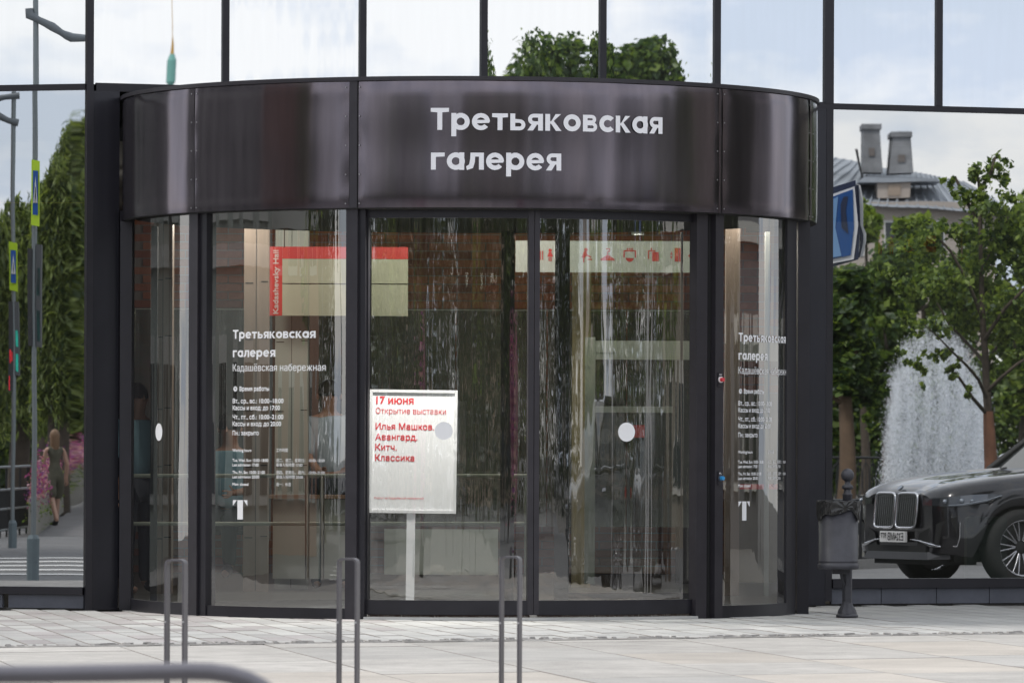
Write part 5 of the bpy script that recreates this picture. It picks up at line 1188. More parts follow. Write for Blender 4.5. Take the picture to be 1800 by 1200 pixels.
vb(dorm, 'dormer', [M_PINK, M_TIN, mat('dormer pane', (.35, .28, .22), .3)], rf)
vb(lambda mb: mb.tube([vp(1508, 262, 4), vp(1512, 290, 4), vp(1519, 318, 4)], .06, 5), 'lightning_rod', M_IRON, rf)
for i in range(11):
    x = xl + 3 + i * 1.9
    w_ = vb(lambda mb: mb.box((x, D - .06, ez - 2.6), (x + .9, D - .01, ez - .9)), 'window', mat('window white', (.6, .6, .58), .5)); vb(lambda mb: mb.box((x + .08, D - .09, ez - 2.5), (x + .82, D - .065, ez - 1.0)), 'pane', mat('dark pane', (.03, .035, .04), .1), w_)
# --- blue sign box on a pole
D = 54.0; sgp = thing('street_sign', RVz(1459, D, -.20), 'tilted blue light box sign with white frame beside the right pane mullion', 'sign')
M_BLU = mat('sign blue', (.015, .075, .25), .25, coat=.4); M_BLD = mat('sign navy', (.012, .02, .055), .4); M_LB = mat('sign light blue', (.16, .30, .52), .25)
def vs(fn, nm, m): mb = MB(); fn(mb); mb.map(lambda v: refl(v, NR)); return mb.build(nm, m, sgp)
def quadD(pts, D0, dp): return lambda mb: mb.prism([P(x, y, D0) for x, y in pts], (0, dp, 0))
vs(lambda mb: mb.tube([Vector((P(1458, 800, D + .2).x, D + .2, -.20)), P(1458, 300, D + .2)], .045, 10), 'pole', M_BLD)
vs(quadD([(1463, 470), (1465, 330), (1506, 316), (1506, 328), (1512, 400), (1511, 455)], D, .12), 'casing', M_BLD)
vs(quadD([(1466, 463), (1466, 342), (1504, 327), (1510, 395), (1503, 455)], D - .02, .015), 'frame', mat('sign white', (.62, .63, .65), .4))
vs(quadD([(1467, 455), (1468, 346), (1501, 332), (1503, 400), (1498, 448)], D - .035, .012), 'face', M_BLU)
vs(quadD([(1468, 452), (1469, 350), (1478, 345), (1474, 400), (1484, 449)], D - .045, .008), 'light_wave', M_LB); vs(quadD([(1484, 400), (1482, 360), (1487, 345), (1493, 345), (1490, 370), (1494, 410)], D - .045, .008), 'dark_wave', M_BLD)
vs(quadD([(1505, 322), (1514, 325), (1519, 350), (1519, 398), (1524, 410), (1524, 425), (1518, 450), (1511, 452), (1513, 425), (1508, 405), (1507, 380)], D + .13, .06), 'side_rim', MATS['sign white'])
vs(quadD([(1507, 324), (1511, 325), (1514, 395), (1519, 412), (1519, 425), (1513, 452), (1510, 452), (1515, 422), (1510, 400)], D + .10, .02), 'side_band', M_BLD)

# ------------------------------------------------------------------ cars
M_PAINT = mat('dark metallic paint', (.007, .006, .009), .25, .2, coat=1.0)
M_CGL = mat('car window glass', (.015, .02, .022), .05, spec=.8, coat=.5); M_CHR = mat('chrome trim', (.75, .75, .77), .12, 1.0); M_TYRE = mat('tyre', (.015, .015, .015), .8)
M_ALLOY = mat('alloy rim', (.50, .50, .52), .25, .9); M_PLAST = mat('black trim plastic', (.012, .012, .012), .6); M_LENS = mat('lamp lens', (.35, .38, .42), .05, coat=1.0, metallic=.6) if False else mat('lamp lens', (.30, .33, .37), .08, .6, coat=1.0)
def prof(x):
    ws = [(0, .70), (.03, .82), (.09, .90), (.2, .955), (.4, .98), (.8, .992), (1.5, 1.0), (4.2, 1.0), (4.8, .96), (5.05, .88), (5.15, .74)]
    zt = [(0, .93), (.04, .97), (.12, 1.01), (.3, 1.06), (.7, 1.12), (1.2, 1.17), (1.7, 1.205), (2.6, 1.21), (4.6, 1.23), (5.0, 1.2), (5.15, 1.08)]
    f = lambda T: float(np.interp(x, [a for a, _ in T], [b for _, b in T])); return f(ws), f(zt)
def make_suv(loc, yaw, label, paint=M_PAINT, plate='Е324МВ'):
    t = thing('parked_car', loc, label, 'car', 'dark cars parked at the kerb'); t.rotation_euler = (0, 0, 0)
    XW = (.90, 4.02); RA = .455
    xs = sorted(set([0, .015, .04, .08, .12, .18, .25, .34, .45] + [round(.45 + .05 * i, 3) for i in range(0, 19)] + [1.45, 1.7, 2.1, 2.6, 3.1, 3.4] + [round(3.55 + .05 * i, 3) for i in range(0, 20)] + [4.6, 4.8, 4.95, 5.05, 5.1, 5.15]))
    secs = []
    for x in xs:
        w_, zt = prof(x); zb = .30 if x > .3 else .30 + .04 * (1 - x / .3)
        for xc in XW:
            if abs(x - xc) < RA: zb = max(zb, .38 + math.sqrt(RA * RA - (x - xc) ** 2))
        sh = zt - .09; hw = w_ * .80
        arch = 0.0
        for xc in XW: arch = max(arch, .022 * max(0, 1 - abs(x - xc) / .62))
        P_ = [(w_ * .97 + arch, zb), (w_ + arch, min(zb + .05, sh - .08)), (w_ + arch * .9, max(.52, min(zb + .20, sh - .06))) , (w_ * .985, max(.70, min(zb + .18, sh - .04))), (w_ * .97, max(sh - .03, zb + .0)), (w_ * .93, zt - .035), (hw, zt), (w_ * .62, zt + .022 if x < 1.75 else zt + .01), (w_ * .58, zt + .006 if x < 1.7 else zt + .01), (w_ * .3, zt + .016), (0, zt + .02)]
        P_[1] = (P_[1][0], max(P_[1][1], zb)); 
        for q in range(1, 6): P_[q] = (P_[q][0], max(P_[q][1], P_[q - 1][1] + .001))
        secs.append([(x, y, z) for y, z in P_] + [(x, -y, z) for y, z in P_[-2::-1]])
    m = len(secs[0]); V = [p for s in secs for p in s]; F = [(i * m + k, i * m + k + 1, (i + 1) * m + k + 1, (i + 1) * m + k) for i in range(len(secs) - 1) for k in range(m - 1)]
    mb = MB(); mb.add(V, F, 0, True); mb.add(secs[0], [tuple(range(m))]); mb.add(secs[-1], [tuple(range(m))[::-1]])
    mb.add([secs[0][0], secs[0][-1], (0, -.5, .3), (0, .5, .3)], [(0, 1, 2, 3)])
    T = Matrix.Translation(loc) @ Matrix.Rotation(yaw, 4, 'Z')
    def put(mb, nm, mats, par=t): mb.map(lambda v: T @ v); return mb.build(nm, mats, par)
    put(mb, 'body', paint)
    mb = MB(); mb.box((.25, -.72, .25), (4.95, .72, .95)); mb.box((.06, -.60, .22), (.6, .60, .34)); put(mb, 'underbody', M_PLAST)
    # cabin
    st = [(1.66, .90, 1.085, .88, 1.10), (2.05, .91, 1.11, .78, 1.42), (2.50, .91, 1.12, .70, 1.715), (3.1, .91, 1.12, .69, 1.775), (3.9, .90, 1.13, .68, 1.77), (4.55, .88, 1.13, .66, 1.71), (4.9, .85, 1.13, .66, 1.42), (5.05, .80, 1.12, .76, 1.13)]
    S_ = [[(x, yb, zb), (x, yt + (yb - yt) * .12, zb + (zt_ - zb) * .86), (x, yt - .05, zt_), (x, 0, zt_ + .025), (x, -yt + .05, zt_), (x, -yt - (yb - yt) * .12, zb + (zt_ - zb) * .86), (x, -yb, zb)] for x, yb, zb, yt, zt_ in st]
    mb = MB(); V = [p for s in S_ for p in s]; F = []; mi = []
    for i in range(len(S_) - 1):
        for k in range(6): F.append((i * 7 + k, i * 7 + k + 1, i * 7 + 7 + k + 1, i * 7 + 7 + k)); mi.append(1 if (k in (1, 2, 3, 4) and 2 <= i <= 4) else 0)
    V = [(x, y, z + .09) for x, y, z in V]; mb.add(V, F, 0, False); mb.m = mi; put(mb, 'cabin', [M_CGL, paint])
    for sg in (1, -1):
        mb = MB()
        for pl, rr in (([(1.64, .905, 1.105), (2.05, .80, 1.42), (2.50, .72, 1.70), (3.1, .705, 1.76), (3.9, .70, 1.755), (4.6, .68, 1.69), (4.98, .72, 1.35)], .035), ([(3.0, .93, 1.13), (3.05, .72, 1.75)], .03), ([(4.1, .92, 1.13), (4.15, .7, 1.74)], .035)): mb.tube([(x, y * sg, z + .09) for x, y, z in pl], rr, 6)
        put(mb, 'pillar', M_PLAST)
        mb = MB(); mb.tube([(x, y * sg, z + .09) for x, y, z in ((1.9, .935, 1.13), (2.4, .945, 1.14), (3.5, .945, 1.15), (4.7, .92, 1.16))], .009, 6); put(mb, 'chrome_strip', M_CHR)
        mb = MB(); mb.tube([(2.0, .93 * sg, 1.23), (2.0, 1.02 * sg, 1.26)], .03, 6); mb.lathe([(0.001, -.1), (.07, -.09), (.085, 0), (.07, .08), (.001, .1)], 12, (2.0, 1.10 * sg, 1.30), axis='y'); put(mb, 'mirror', paint)
        for xh in (2.55, 3.75): mb = MB(); mb.obox((xh, 1.0 * sg, 1.03), (.11, 0, 0), (0, .014, 0), (0, 0, .014)); put(mb, 'door_handle', M_CHR)
        for xd in (1.92, 3.05, 4.05): mb = MB(); mb.obox((xd, 1.0 * sg, .84), (.004, 0, 0), (0, .004, 0), (0, 0, .34)); put(mb, 'door_gap', M_PLAST)
        # headlamp band following the corner
        bx_ = [(-.012, .52), (.0, .68), (.03, .80), (.09, .885), (.2, .945), (.33, .965), (.5, .985), (.66, .997)]
        zb_ = [.835, .83, .825, .822, .83, .85, .88, .925]; ztp = [.90, .905, .912, .92, .935, .948, .955, .952]
        V = []; n_ = len(bx_)
        for (x, y), a, b in zip(bx_, zb_, ztp): V += [(x - .008, (y + .012) * sg, a), (x - .004, (y + .004) * sg, b)]
        mb = MB(); mb.add(V, [(2 * i, 2 * i + 2, 2 * i + 3, 2 * i + 1) for i in range(n_ - 1)]); hl = put(mb, 'headlight', mat('headlamp housing', (.13, .14, .16), .14, .75, coat=1))
        for cx_, cy_, rr in ((.06, .865, .028), (.22, .950, .030), (.33, .968, .024)):
            mb = MB(); mb.lathe([(.001, -.02), (rr * .7, -.014), (rr, 0), (rr * .7, .014), (.001, .02)], 14, (cx_ - .01, (cy_ + .004) * sg, .872 + (.01 if cx_ > .2 else 0)), axis='y'); put(mb, 'lamp_lens', M_LENS, hl)
        mb = MB(); mb.tube([((x - .018), (y + .02) * sg, a + .014) for (x, y), a in zip(bx_[3:], zb_[3:])], .006, 5); put(mb, 'light_strip', M_LENS, hl)
        # lower corner intake with chrome blade
        mb = MB(); mb.add([(-.006, .40 * sg, .40), (.02, .76 * sg, .42), (.17, .915 * sg, .42), (.165, .93 * sg, .72), (.03, .80 * sg, .66), (-.006, .45 * sg, .54)], [(0, 1, 4, 5), (1, 2, 3, 4)]); mb.v = [(x - .012, y + .012 * sg, z) for x, y, z in mb.v]; put(mb, 'side_intake', M_PLAST)
        mb = MB(); mb.tube([(-.03, .30 * sg, .475), (-.026, .45 * sg, .465), (-.005, .66 * sg, .42), (.03, .79 * sg, .405), (.155, .945 * sg, .41), (.175, .962 * sg, .50), (.18, .962 * sg, .66)], [.006, .008, .022, .012, .009, .010, .008], 7); put(mb, 'chrome_blade', M_CHR)
        # kidney grille
        cy_, wk, hk, zc = .225 * sg, .205, .18, .775; K = [(wk * math.copysign(abs(math.cos(R(a))) ** .32, math.cos(R(a))), hk * math.copysign(abs(math.sin(R(a))) ** .32, math.sin(R(a)))) for a in range(0, 360, 10)]
        nK = len(K); tilt = lambda z: -.02 + (z - zc) * .10
        mb = MB(); mb.tube([(tilt(zc + v) - .015, cy_ + u, zc + v) for u, v in K] + [(tilt(zc + K[0][1]) - .015, cy_ + K[0][0], zc + K[0][1])],   .014, 8, cap=False); gr = put(mb, 'kidney_grille', M_CHR)
        mb = MB(); mb.add([(tilt(zc + v) + .006, cy_ + u * .97, zc + v * .97) for u, v in K], [tuple(range(nK))]); put(mb, 'grille_backing', M_PLAST, gr)
        for q in range(-4, 5):
            if q == 0: pass
            yy = cy_ + q * .042; hh = hk * (.93 if abs(q) < 4 else .8); mb = MB(); mb.obox((tilt(zc) - .012, yy, zc), (.006, 0, .0006), (0, .006, 0), (.1 * hh, 0, hh)); put(mb, 'grille_slat', M_CHR, gr)
    mb = MB(); mb.box((-.02, -.60, .35), (.1, .60, .41)); put(mb, 'lower_intake', M_PLAST)
    mb = MB()
    V = [(-.035, -.66, .27), (-.035, .66, .27), (.12, .86, .28), (.12, -.86, .28), (-.02, -.62, .345), (-.02, .62, .345), (.12, .85, .345), (.12, -.85, .345)]
    mb.hexa(V); put(mb, 'skid_plate', mat('satin grey trim', (.07, .07, .075), .4, .5))
    mb = MB(); mb.box((-.075, -.26, .445), (-.045, .26, .558)); pl = put(mb, 'number_plate', mat('plate white', (.75, .75, .75), .4)); 
    mb = MB(); q, wd = font_quads(plate, 16, .02); put_text(mb, q, wd, lambda u, v: Vector((-.077, .235 - u, .465 + v)), .33, .105)
    q, wd = font_quads('977', 12, .02); put_text(mb, q, wd, lambda u, v: Vector((-.077, -.125 - u, .485 + v)), .115, .075)
    for a, b, c, d in ((-.12, -.117, .45, .55),): mb.add([(-.077, a, c), (-.077, b, c), (-.077, b, d), (-.077, a, d)], [(0, 1, 2, 3)])
    put(mb, 'plate_lettering', M_BLACK, pl)
    mb = MB(); mb.tube([(.03, 0, 1.0), (.015, 0, 1.015)], .035, 14); put(mb, 'bonnet_badge', M_LENS)
    for sg in (1, -1):
        mb = MB(); mb.lathe([(.001, 0), (.001, .01), (.001, 0)], 4, (0, 0, 0)) if False else None
        mb = MB(); mb.obox((5.14, .72 * sg, .98), (.012, 0, 0), (0, .18, 0), (0, 0, .05)); put(mb, 'tail_light', mat('tail red', (.5, .01, .01), .2, coat=1))
        for xw in XW:
            c = (xw, .90 * sg, .40)
            mb = MB(); h = .135; mb.lathe([(.285, -h), (.33, -h * 1.02), (.375, -h * .95), (.40, -h * .6), (.403, 0), (.40, h * .6), (.375, h * .95), (.33, h * 1.02), (.285, h)], 44, c, axis='y')
            wl = thing('wheel', (0, 0, 0), None, None); wl.parent = t; wl.location = (0, 0, 0); 
            put(mb, 'tyre', M_TYRE, wl)
            mb = MB(); mb.lathe([(.292, h * .9 * sg), (.285, h * .98 * sg), (.268, h * .85 * sg), (.262, 0), (.262, -h * sg)], 44, c, axis='y'); put(mb, 'rim', M_ALLOY, wl)
            mb = MB(); mb.lathe([(.001, h * .55 * sg), (.06, h * .55 * sg), (.075, h * .45 * sg), (.08, h * .2 * sg)], 20, c, axis='y'); put(mb, 'hub_cap', M_PLAST, wl)
            mb = MB()
            for k in range(10):
                a = 2 * math.pi * k / 10
                for da in (-.13, .13):
                    a0, a1 = a + da * .35, a + da; p0 = Vector((c[0] + .07 * math.cos(a0), c[1] + h * .55 * sg, c[2] + .07 * math.sin(a0))); p1 = Vector((c[0] + .272 * math.cos(a1), c[1] + h * .80 * sg, c[2] + .272 * math.sin(a1))); mb.tube([p0, (p0 + p1) / 2 + Vector((0, .008 * sg, 0)), p1], [.012, .009, .008], 5)
            put(mb, 'spokes', M_ALLOY, wl)
            mb = MB(); mb.lathe([(.001, -.02 * sg), (.26, -.02 * sg)], 24, c, axis='y'); put(mb, 'brake_disc', mat('brake disc', (.06, .06, .06), .5, .5), wl)
    return t
D = 56.0; beta = R(26); hub = Vector(((1797 - CX) / FPX * D, D, -.20)); e1 = Vector((math.cos(beta), math.sin(beta), 0)); e2 = Vector((math.sin(beta), -math.cos(beta), 0))
vo = hub - e1 * .90 - e2 * .98; ro = refl(vo, NR); re1 = refl(vo + e1, NR) - ro; cyaw = math.atan2(re1.y, re1.x)
make_suv(ro, cyaw, 'dark SUV with twin upright grilles, its front end mirrored in the large right pane')
o2 = ro - re1 * 6.7 + Vector((.3, -.6, 0)); make_suv(o2, cyaw + R(3), 'second dark SUV parked ahead of the first, mirrored stretched in the right sliding door', mat('slate paint', (.035, .036, .042), .22, .4, coat=1.0), 'К718ОР')
make_suv(ro + re1 * 6.6 - NR * -2.5, cyaw + R(2), 'dark SUV parked farthest right, mirrored only in the curved door panes', mat('silver paint', (.35, .36, .37), .25, .6, coat=1.0), 'Н205СТ')

# ------------------------------------------------------------------ left view: crossing poles, willows, flower wall, walkers
M_GALV = mat('galvanised pole', (.26, .29, .30), .45, .5); M_PBOX = mat('blue grey pole base', (.17, .215, .235), .5, .1, var=.08, vscale=5); M_YEL = mat('fluorescent yellow', (.55, .80, .02), .5, emit=.0); M_SBL = mat('crossing blue', (.01, .10, .42), .5); M_DG = mat('signal housing', (.045, .045, .048), .6)
def pole(px, D, y0, ytop, pw, bw_, ybox, sign, lights, arm, label, arm2=None):
    kx = D / FPX; bz_ = CAMZ + (800 - y0) * kx; bp = refl(P(px, y0, D), NL); t = thing('signal_pole', (bp.x, bp.y, bz_), label, 'traffic light', 'pedestrian signal poles')
    def vv(fn, nm, m, par=t): mb = MB(); fn(mb); mb.map(lambda v: refl(v, NL)); return mb.build(nm, m, par)
    X = lambda x: P(x, 800, D).x; Z = lambda y: CAMZ + (800 - y) * kx
    vv(lambda mb: mb.tube([(X(px), D, Z(ybox) - .05), (X(px), D, Z(ytop))], pw * kx / 2, 12), 'pole', M_GALV)
    b = bw_ * kx / 2; vv(lambda mb: mb.lathe([(b * 1.1, bz_), (b * 1.1, Z(ybox) - .04), (b * .8, Z(ybox)), (0.001, Z(ybox))], 8, (X(px), D, 0), smooth=False), 'pole_base', M_PBOX)
    sx0, sx1, sy0, sy1 = sign
    def sgn(mb):
        mb.prism([P(sx0, sy0, D - .08), P(sx1, sy0 + 3, D - .12), P(sx1, sy1 - 0, D - .12), P(sx0, sy1 - 3, D - .08)], (0, .03, 0))
    sp = vv(sgn, 'crossing_sign', M_YEL)
    w4 = (sx1 - sx0) / 6; h4 = (sy1 - sy0) / 6; a, b_, c, d = sx0 + w4 * 1.1, sx1 - w4 * 1.1, sy0 + h4, sy1 - h4
    vv(lambda mb: mb.prism([P(a, c, D - .135), P(b_, c + 1, D - .135), P(b_, d, D - .135), P(a, d - 1, D - .135)], (0, .005, 0)), 'blue_field', M_SBL, sp)
    m_ = (a + b_) / 2
    vv(lambda mb: mb.prism([P(a + .8, d - h4 * 1.1, D - .142), P(m_, c + h4 * .5, D - .142), P(b_ - .8, d - h4 * 1.1, D - .142)], (0, .003, 0)), 'white_triangle', M_WHITE, sp)
    vv(lambda mb: (mb.prism([P(m_ - .5, c + h4 * 1.5, D - .148), P(m_ + .5, c + h4 * 1.5, D - .148), P(m_ + .9, c + h4 * 2.4, D - .148), P(m_ - .9, c + h4 * 2.4, D - .148)], (0, .002, 0)), mb.prism([P(m_ - .9, c + h4 * 2.4, D - .148), P(m_ - .1, c + h4 * 2.4, D - .148), P(m_ - .9, c + h4 * 3.2, D - .148)], (0, .002, 0)), mb.prism([P(m_ + .1, c + h4 * 2.4, D - .148), P(m_ + .9, c + h4 * 2.4, D - .148), P(m_ + 1.3, c + h4 * 3.2, D - .148)], (0, .002, 0))), 'walking_figure', M_BLACK, sp)
    for (x0, x1, yy0, yy1, m, nm) in lights: vv(lambda mb: mb.prism([P(x0, yy0, D - .03), P(x1, yy0 + 1, D - .03), P(x1, yy1, D - .03), P(x0, yy1 - 1, D - .03)], (0, .14, 0)), nm, m)
    for ar in (arm, arm2):
        if ar: vv(lambda mb: mb.tube([P(x, y, D - .02) for x, y in ar], [.035 + .012 * (i % 2) for i in range(len(ar))], 10), 'lamp_arm', mat('lamp arm grey', (.16, .18, .195), .5))
    return t
M_RLED = mat('red signal led', (.9, .02, .03), .5, emit=.5); M_GLED = mat('green signal lens', (.02, .45, .33), .4, emit=.5); M_SIDE = mat('signal back plate', (.10, .105, .11), .5)
pole(58.5, 52.8, 1031, -30, 9.5, 20, 942, (54, 68, 280, 397), [(48, 56, 435, 608, M_DG, 'signal_head'), (63, 72, 428, 610, M_SIDE, 'signal_plate'), (64.5, 70, 470, 520, mat('signal lens dark', (.02, .10, .09), .3), 'signal_lens'), (64.5, 70, 545, 600, MATS['signal lens dark'], 'signal_lens')], [(50, 14), (51, 26), (66, 34), (90, 46), (105, 56), (120, 65), (140, 66), (149, 72)], 'nearer signal pole with yellow-bordered pedestrian crossing sign and lamp arm, on a tall grey base')
pole(22, 73.7, 965, 172, 8, 15, 915, (15, 31, 422, 513), [(12.5, 21, 530, 690, M_DG, 'signal_head'), (24, 32, 530, 662, M_SIDE, 'signal_plate'), (25.5, 30, 580, 610, M_GLED, 'signal_lens'), (25.5, 30, 622, 655, M_GLED, 'signal_lens'), (14.5, 16.5, 614, 640, M_RLED, 'red_count'), (17.5, 19, 618, 636, M_RLED, 'red_count'), (14, 15.5, 662, 688, M_RLED, 'red_count')], [(-30, 200), (-5, 180), (10, 178), (34, 176)], 'farther signal pole with a smaller crossing sign and red lit countdown at the far left', [(-30, 196), (-5, 205), (15, 214), (32, 218)])
# retaining wall with petunias, receding
M_CONC = mat('ribbed concrete', (.40, .385, .35), .8, var=.12, vscale=1.5, bump=.4, bscale=6)
zb_ = -.20; wa, wb = Vector(((64 - CX) / FPX * 88, 88, zb_)), Vector(((153 - CX) / FPX * 178, 178, .02)); wz = .42; wz2 = 1.30
fw = thing('retaining_wall', refl(wa, NL), 'low ribbed concrete wall climbing beside the path, topped by magenta petunias', 'wall')
def wallm(mb):
    dirv = (wb - wa).normalized(); side = dirv.cross(Vector((0, 0, 1))).normalized() * -.12
    mb.hexa([wa, wb, wb + side, wa + side, wa + Vector((0, 0, wz - zb_)), wb + Vector((0, 0, wz2 - .02)), wb + side + Vector((0, 0, wz2 - .02)), wa + side + Vector((0, 0, wz - zb_))])
    n_ = 70
    for i in range(n_):
        f = i / n_; c = wa.lerp(wb, f); h_ = (wz + (wz2 - wz) * f) - c.z - .06; mb.obox(c + Vector((0, 0, h_ / 2 + .01)) - side.normalized() * .02, dirv * .08, side.normalized() * .018, (0, 0, h_ / 2))
mb = MB(); wallm(mb); mb.map(lambda v: refl(v, NL)); mb.build('concrete_face', M_CONC, fw)
r_ = np.random.default_rng(3); nF = 30000; f = r_.random(nF); c = np.outer(1 - f, np.array(wa)) + np.outer(f, np.array(wb)); zt_ = wz + (wz2 - wz) * f
c[:, 2] = zt_ + np.abs(r_.normal(size=nF)) * .2 * (1 + .5 * np.sin(f * 40)) - .30 * r_.random(nF) ** 2.0; c[:, 0] += -.05 + r_.normal(size=nF) * .05; c[:, 1] += r_.normal(size=nF) * .12
PETAL = [leafmat('petal magenta', (.34, .05, .20)), leafmat('petal pink', (.48, .25, .34)), leafmat('petal purple', (.20, .04, .22))]
fl_ = tag(bpy.data.objects.new('petunia_bed', None), 'band of magenta and purple petunias spilling over the ribbed concrete wall', 'flowers'); COL.objects.link(fl_); fl_.location = refl(wa + Vector((0, 0, 1)), NL)
o = crown('blossoms', mapped(c[: nF * 5 // 8], NL), .031, PETAL, fl_, up=0, seed=6); o['kind'] = 'stuff'
c2 = c[nF * 5 // 8:]; c2[:, 2] -= .18 + .25 * r_.random(len(c2)); o = crown('foliage', mapped(c2, NL), .032, LEAF, fl_, up=0, seed=7); o['kind'] = 'stuff'
# pale footpath beside it, zebra stripes before it
mb = MB(); a, b = wa + Vector((0, 0, .004)), wb + Vector((0, 0, .004)); sd_ = (wb - wa).normalized().cross(Vector((0, 0, 1))).normalized()
mb.add([a + sd_ * .1, b + sd_ * .1, b + sd_ * 2.6, a + sd_ * 2.2], [(0, 1, 2, 3)]); mb.map(lambda v: refl(v, NL)); struct(mb, 'footpath', mat('path asphalt', (.17, .165, .165), .85, var=.15, vscale=1, bump=.2))
mb = MB(); ws = []
for i in range(5):
    q = 60.0 + i * 2.2; mb.add([((-40 - CX) / FPX * q, q, -.194), ((145 - CX) / FPX * q, q, -.194), ((145 - CX) / FPX * (q + .6), q + .6, -.194), ((-40 - CX) / FPX * (q + .6), q + .6, -.194)], [(0, 1, 2, 3)])
mb.map(lambda v: refl(v, NL)); struct(mb, 'crossing_stripes', MATS['road paint'])
# mesh railing at far left
ra, rb = LVz(-30, 84, -.20), LVz(52, 92, -.20); lr_ = thing('lattice_railing', ra, 'grey lattice railing behind the signal pole bases at the far left', 'railing'); dd_ = (rb - ra).normalized(); LL = (rb - ra).length
mb = MB()
for z in (1.12, .75, .45, .12): mb.tube([ra + Vector((0, 0, z)), rb + Vector((0, 0, z))], .022, 6)
mb.build('rail_bar', M_GALV, lr_)
mb = MB(); mb.tube([Vector((0, 0, 0)), Vector((0, 0, 1.12))], .02, 6); pm3 = mb.mesh('railing_post', M_IRON); mb = MB(); mb.tube([Vector((0, 0, .12)), Vector((0, 0, .75))], .009, 5); pm4 = mb.mesh('railing_bar', M_IRON)
for i in range(int(LL / .09)):
    big = i % 14 == 0; o = bpy.data.objects.new('railing_post' if big else 'railing_bar', pm3 if big else pm4); COL.objects.link(o); o.parent = lr_; o.location = dd_ * (i * .09)
# willows
def willow(px, D, ztop, zlow, wpx, label, seed, dens=1.0, weights=(.35, .4, .25)):
    rw = wpx / 2 * D / FPX; c = Vector(((px - CX) / FPX * D, D, 0)); base = refl(Vector((c.x, c.y, -.20)), NL); t = thing('willow_tree', base, label, 'tree', 'willows along the embankment'); r_ = np.random.default_rng(seed)
    mb = MB(); mb.tube([c + Vector((0, 0, -.20)), c + Vector((.1, 0, ztop * .35)), c + Vector((0, 0, ztop * .6)), c + Vector((.15, 0, ztop * .85))], [.28, .22, .15, .06], 10)
    for k in range(8): a = k * .8; mb.tube([c + Vector((0, 0, ztop * .5)), c + Vector((math.cos(a) * rw * .5, math.sin(a) * rw * .5, ztop * .8)), c + Vector((math.cos(a) * rw * .8, math.sin(a) * rw * .8, ztop * .78))], [.09, .05, .02], 6)
    mb.map(lambda v: refl(v, NL)); mb.build('trunk', M_BARK, t)
    ns = int(420 * dens); P__ = []
    for i in range(ns):
        a = r_.uniform(0, 6.28); q = rw * math.sqrt(r_.random()); lob = 1 + .18 * math.sin(3 * a + seed) + .1 * math.sin(7 * a)
        zt = ztop - (ztop * .34) * (q / rw) ** 2.2 - r_.random() * .7; ln = min(zt - zlow, r_.uniform(.25, .8) * (zt - zlow) + .5); m = int(ln * 19)
        z = zt - np.linspace(0, ln, m); x = c.x + math.cos(a) * q * lob + .12 * np.sin(z * 1.3 + a) + r_.normal(size=m) * .05; y = c.y + math.sin(a) * q * lob + r_.normal(size=m) * .05
        P__.append(np.stack([x, y, z], 1))
    crown('crown', mapped(np.concatenate(P__), NL), .085, LEAFW, t, long_=1.7, up=0, seed=seed, droop=True, weights=weights); return t
willow(133, 186, zz(195, 186), zz(770, 186), 112, 'tallest willow, its hanging crown filling the right half of the left pane', 41, 2.0)
willow(98, 118, zz(275, 118), zz(790, 118), 70, 'lower willow left of the tallest one, with a notch of sky beside its top', 42, 1.3)
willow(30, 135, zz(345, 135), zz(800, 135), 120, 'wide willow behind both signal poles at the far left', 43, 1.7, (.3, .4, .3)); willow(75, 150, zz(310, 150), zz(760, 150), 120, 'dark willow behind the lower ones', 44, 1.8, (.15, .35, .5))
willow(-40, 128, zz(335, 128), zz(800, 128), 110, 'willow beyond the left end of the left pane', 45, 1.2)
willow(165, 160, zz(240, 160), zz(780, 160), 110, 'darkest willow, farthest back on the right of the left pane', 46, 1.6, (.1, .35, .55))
# low white kiosk glimpsed over the flowers
kb = refl(Vector(((142 - CX) / FPX * 142, 142, -.20)), NL)
# walkers
def at_left(px, D): return LVz(px, D, -.196)
J, r_ = joints('walk'); DRESS = mat('khaki dress', (.10, .095, .065), .8, var=.3, vscale=10)
TORSO = TOP
r_.update(chest=(.12, .085), waist=(.095, .075), pelvis=(.13, .1), shL=.05, shR=.05, elL=.034, elR=.034, hpL=.085, hpR=.085)
person(at_left(97, 99), J, r_, SKIN, [('dress', TOP[:2] + [('pelvis', 'hpL'), ('pelvis', 'hpR'), ('hpL', 'knL'), ('hpR', 'knR'), ('chest', 'shL'), ('chest', 'shR')], DRESS, .012, {'knL': .10, 'knR': .10, 'hpL': .105, 'hpR': .105}), shoes('L'), shoes('R')], 'woman in a khaki dress walking along the path beside the flower wall', scale=1.0, rz=R(-60), hairlong=True, hair=mat('light brown hair', (.22, .13, .07), .6))
J, r_ = joints('walk'); PK = mat('faded pink clothes', (.34, .24, .26), .8, var=.1)
person(at_left(139, 158), J, r_, SKIN, [('shirt', TOP, PK, .022, None), ('trousers', LEGS, PK, .03, None), shoes('L'), shoes('R')], 'walker in faded pink clothes farther up the path by the dark corner mullion', rz=R(-70), scale=.9)
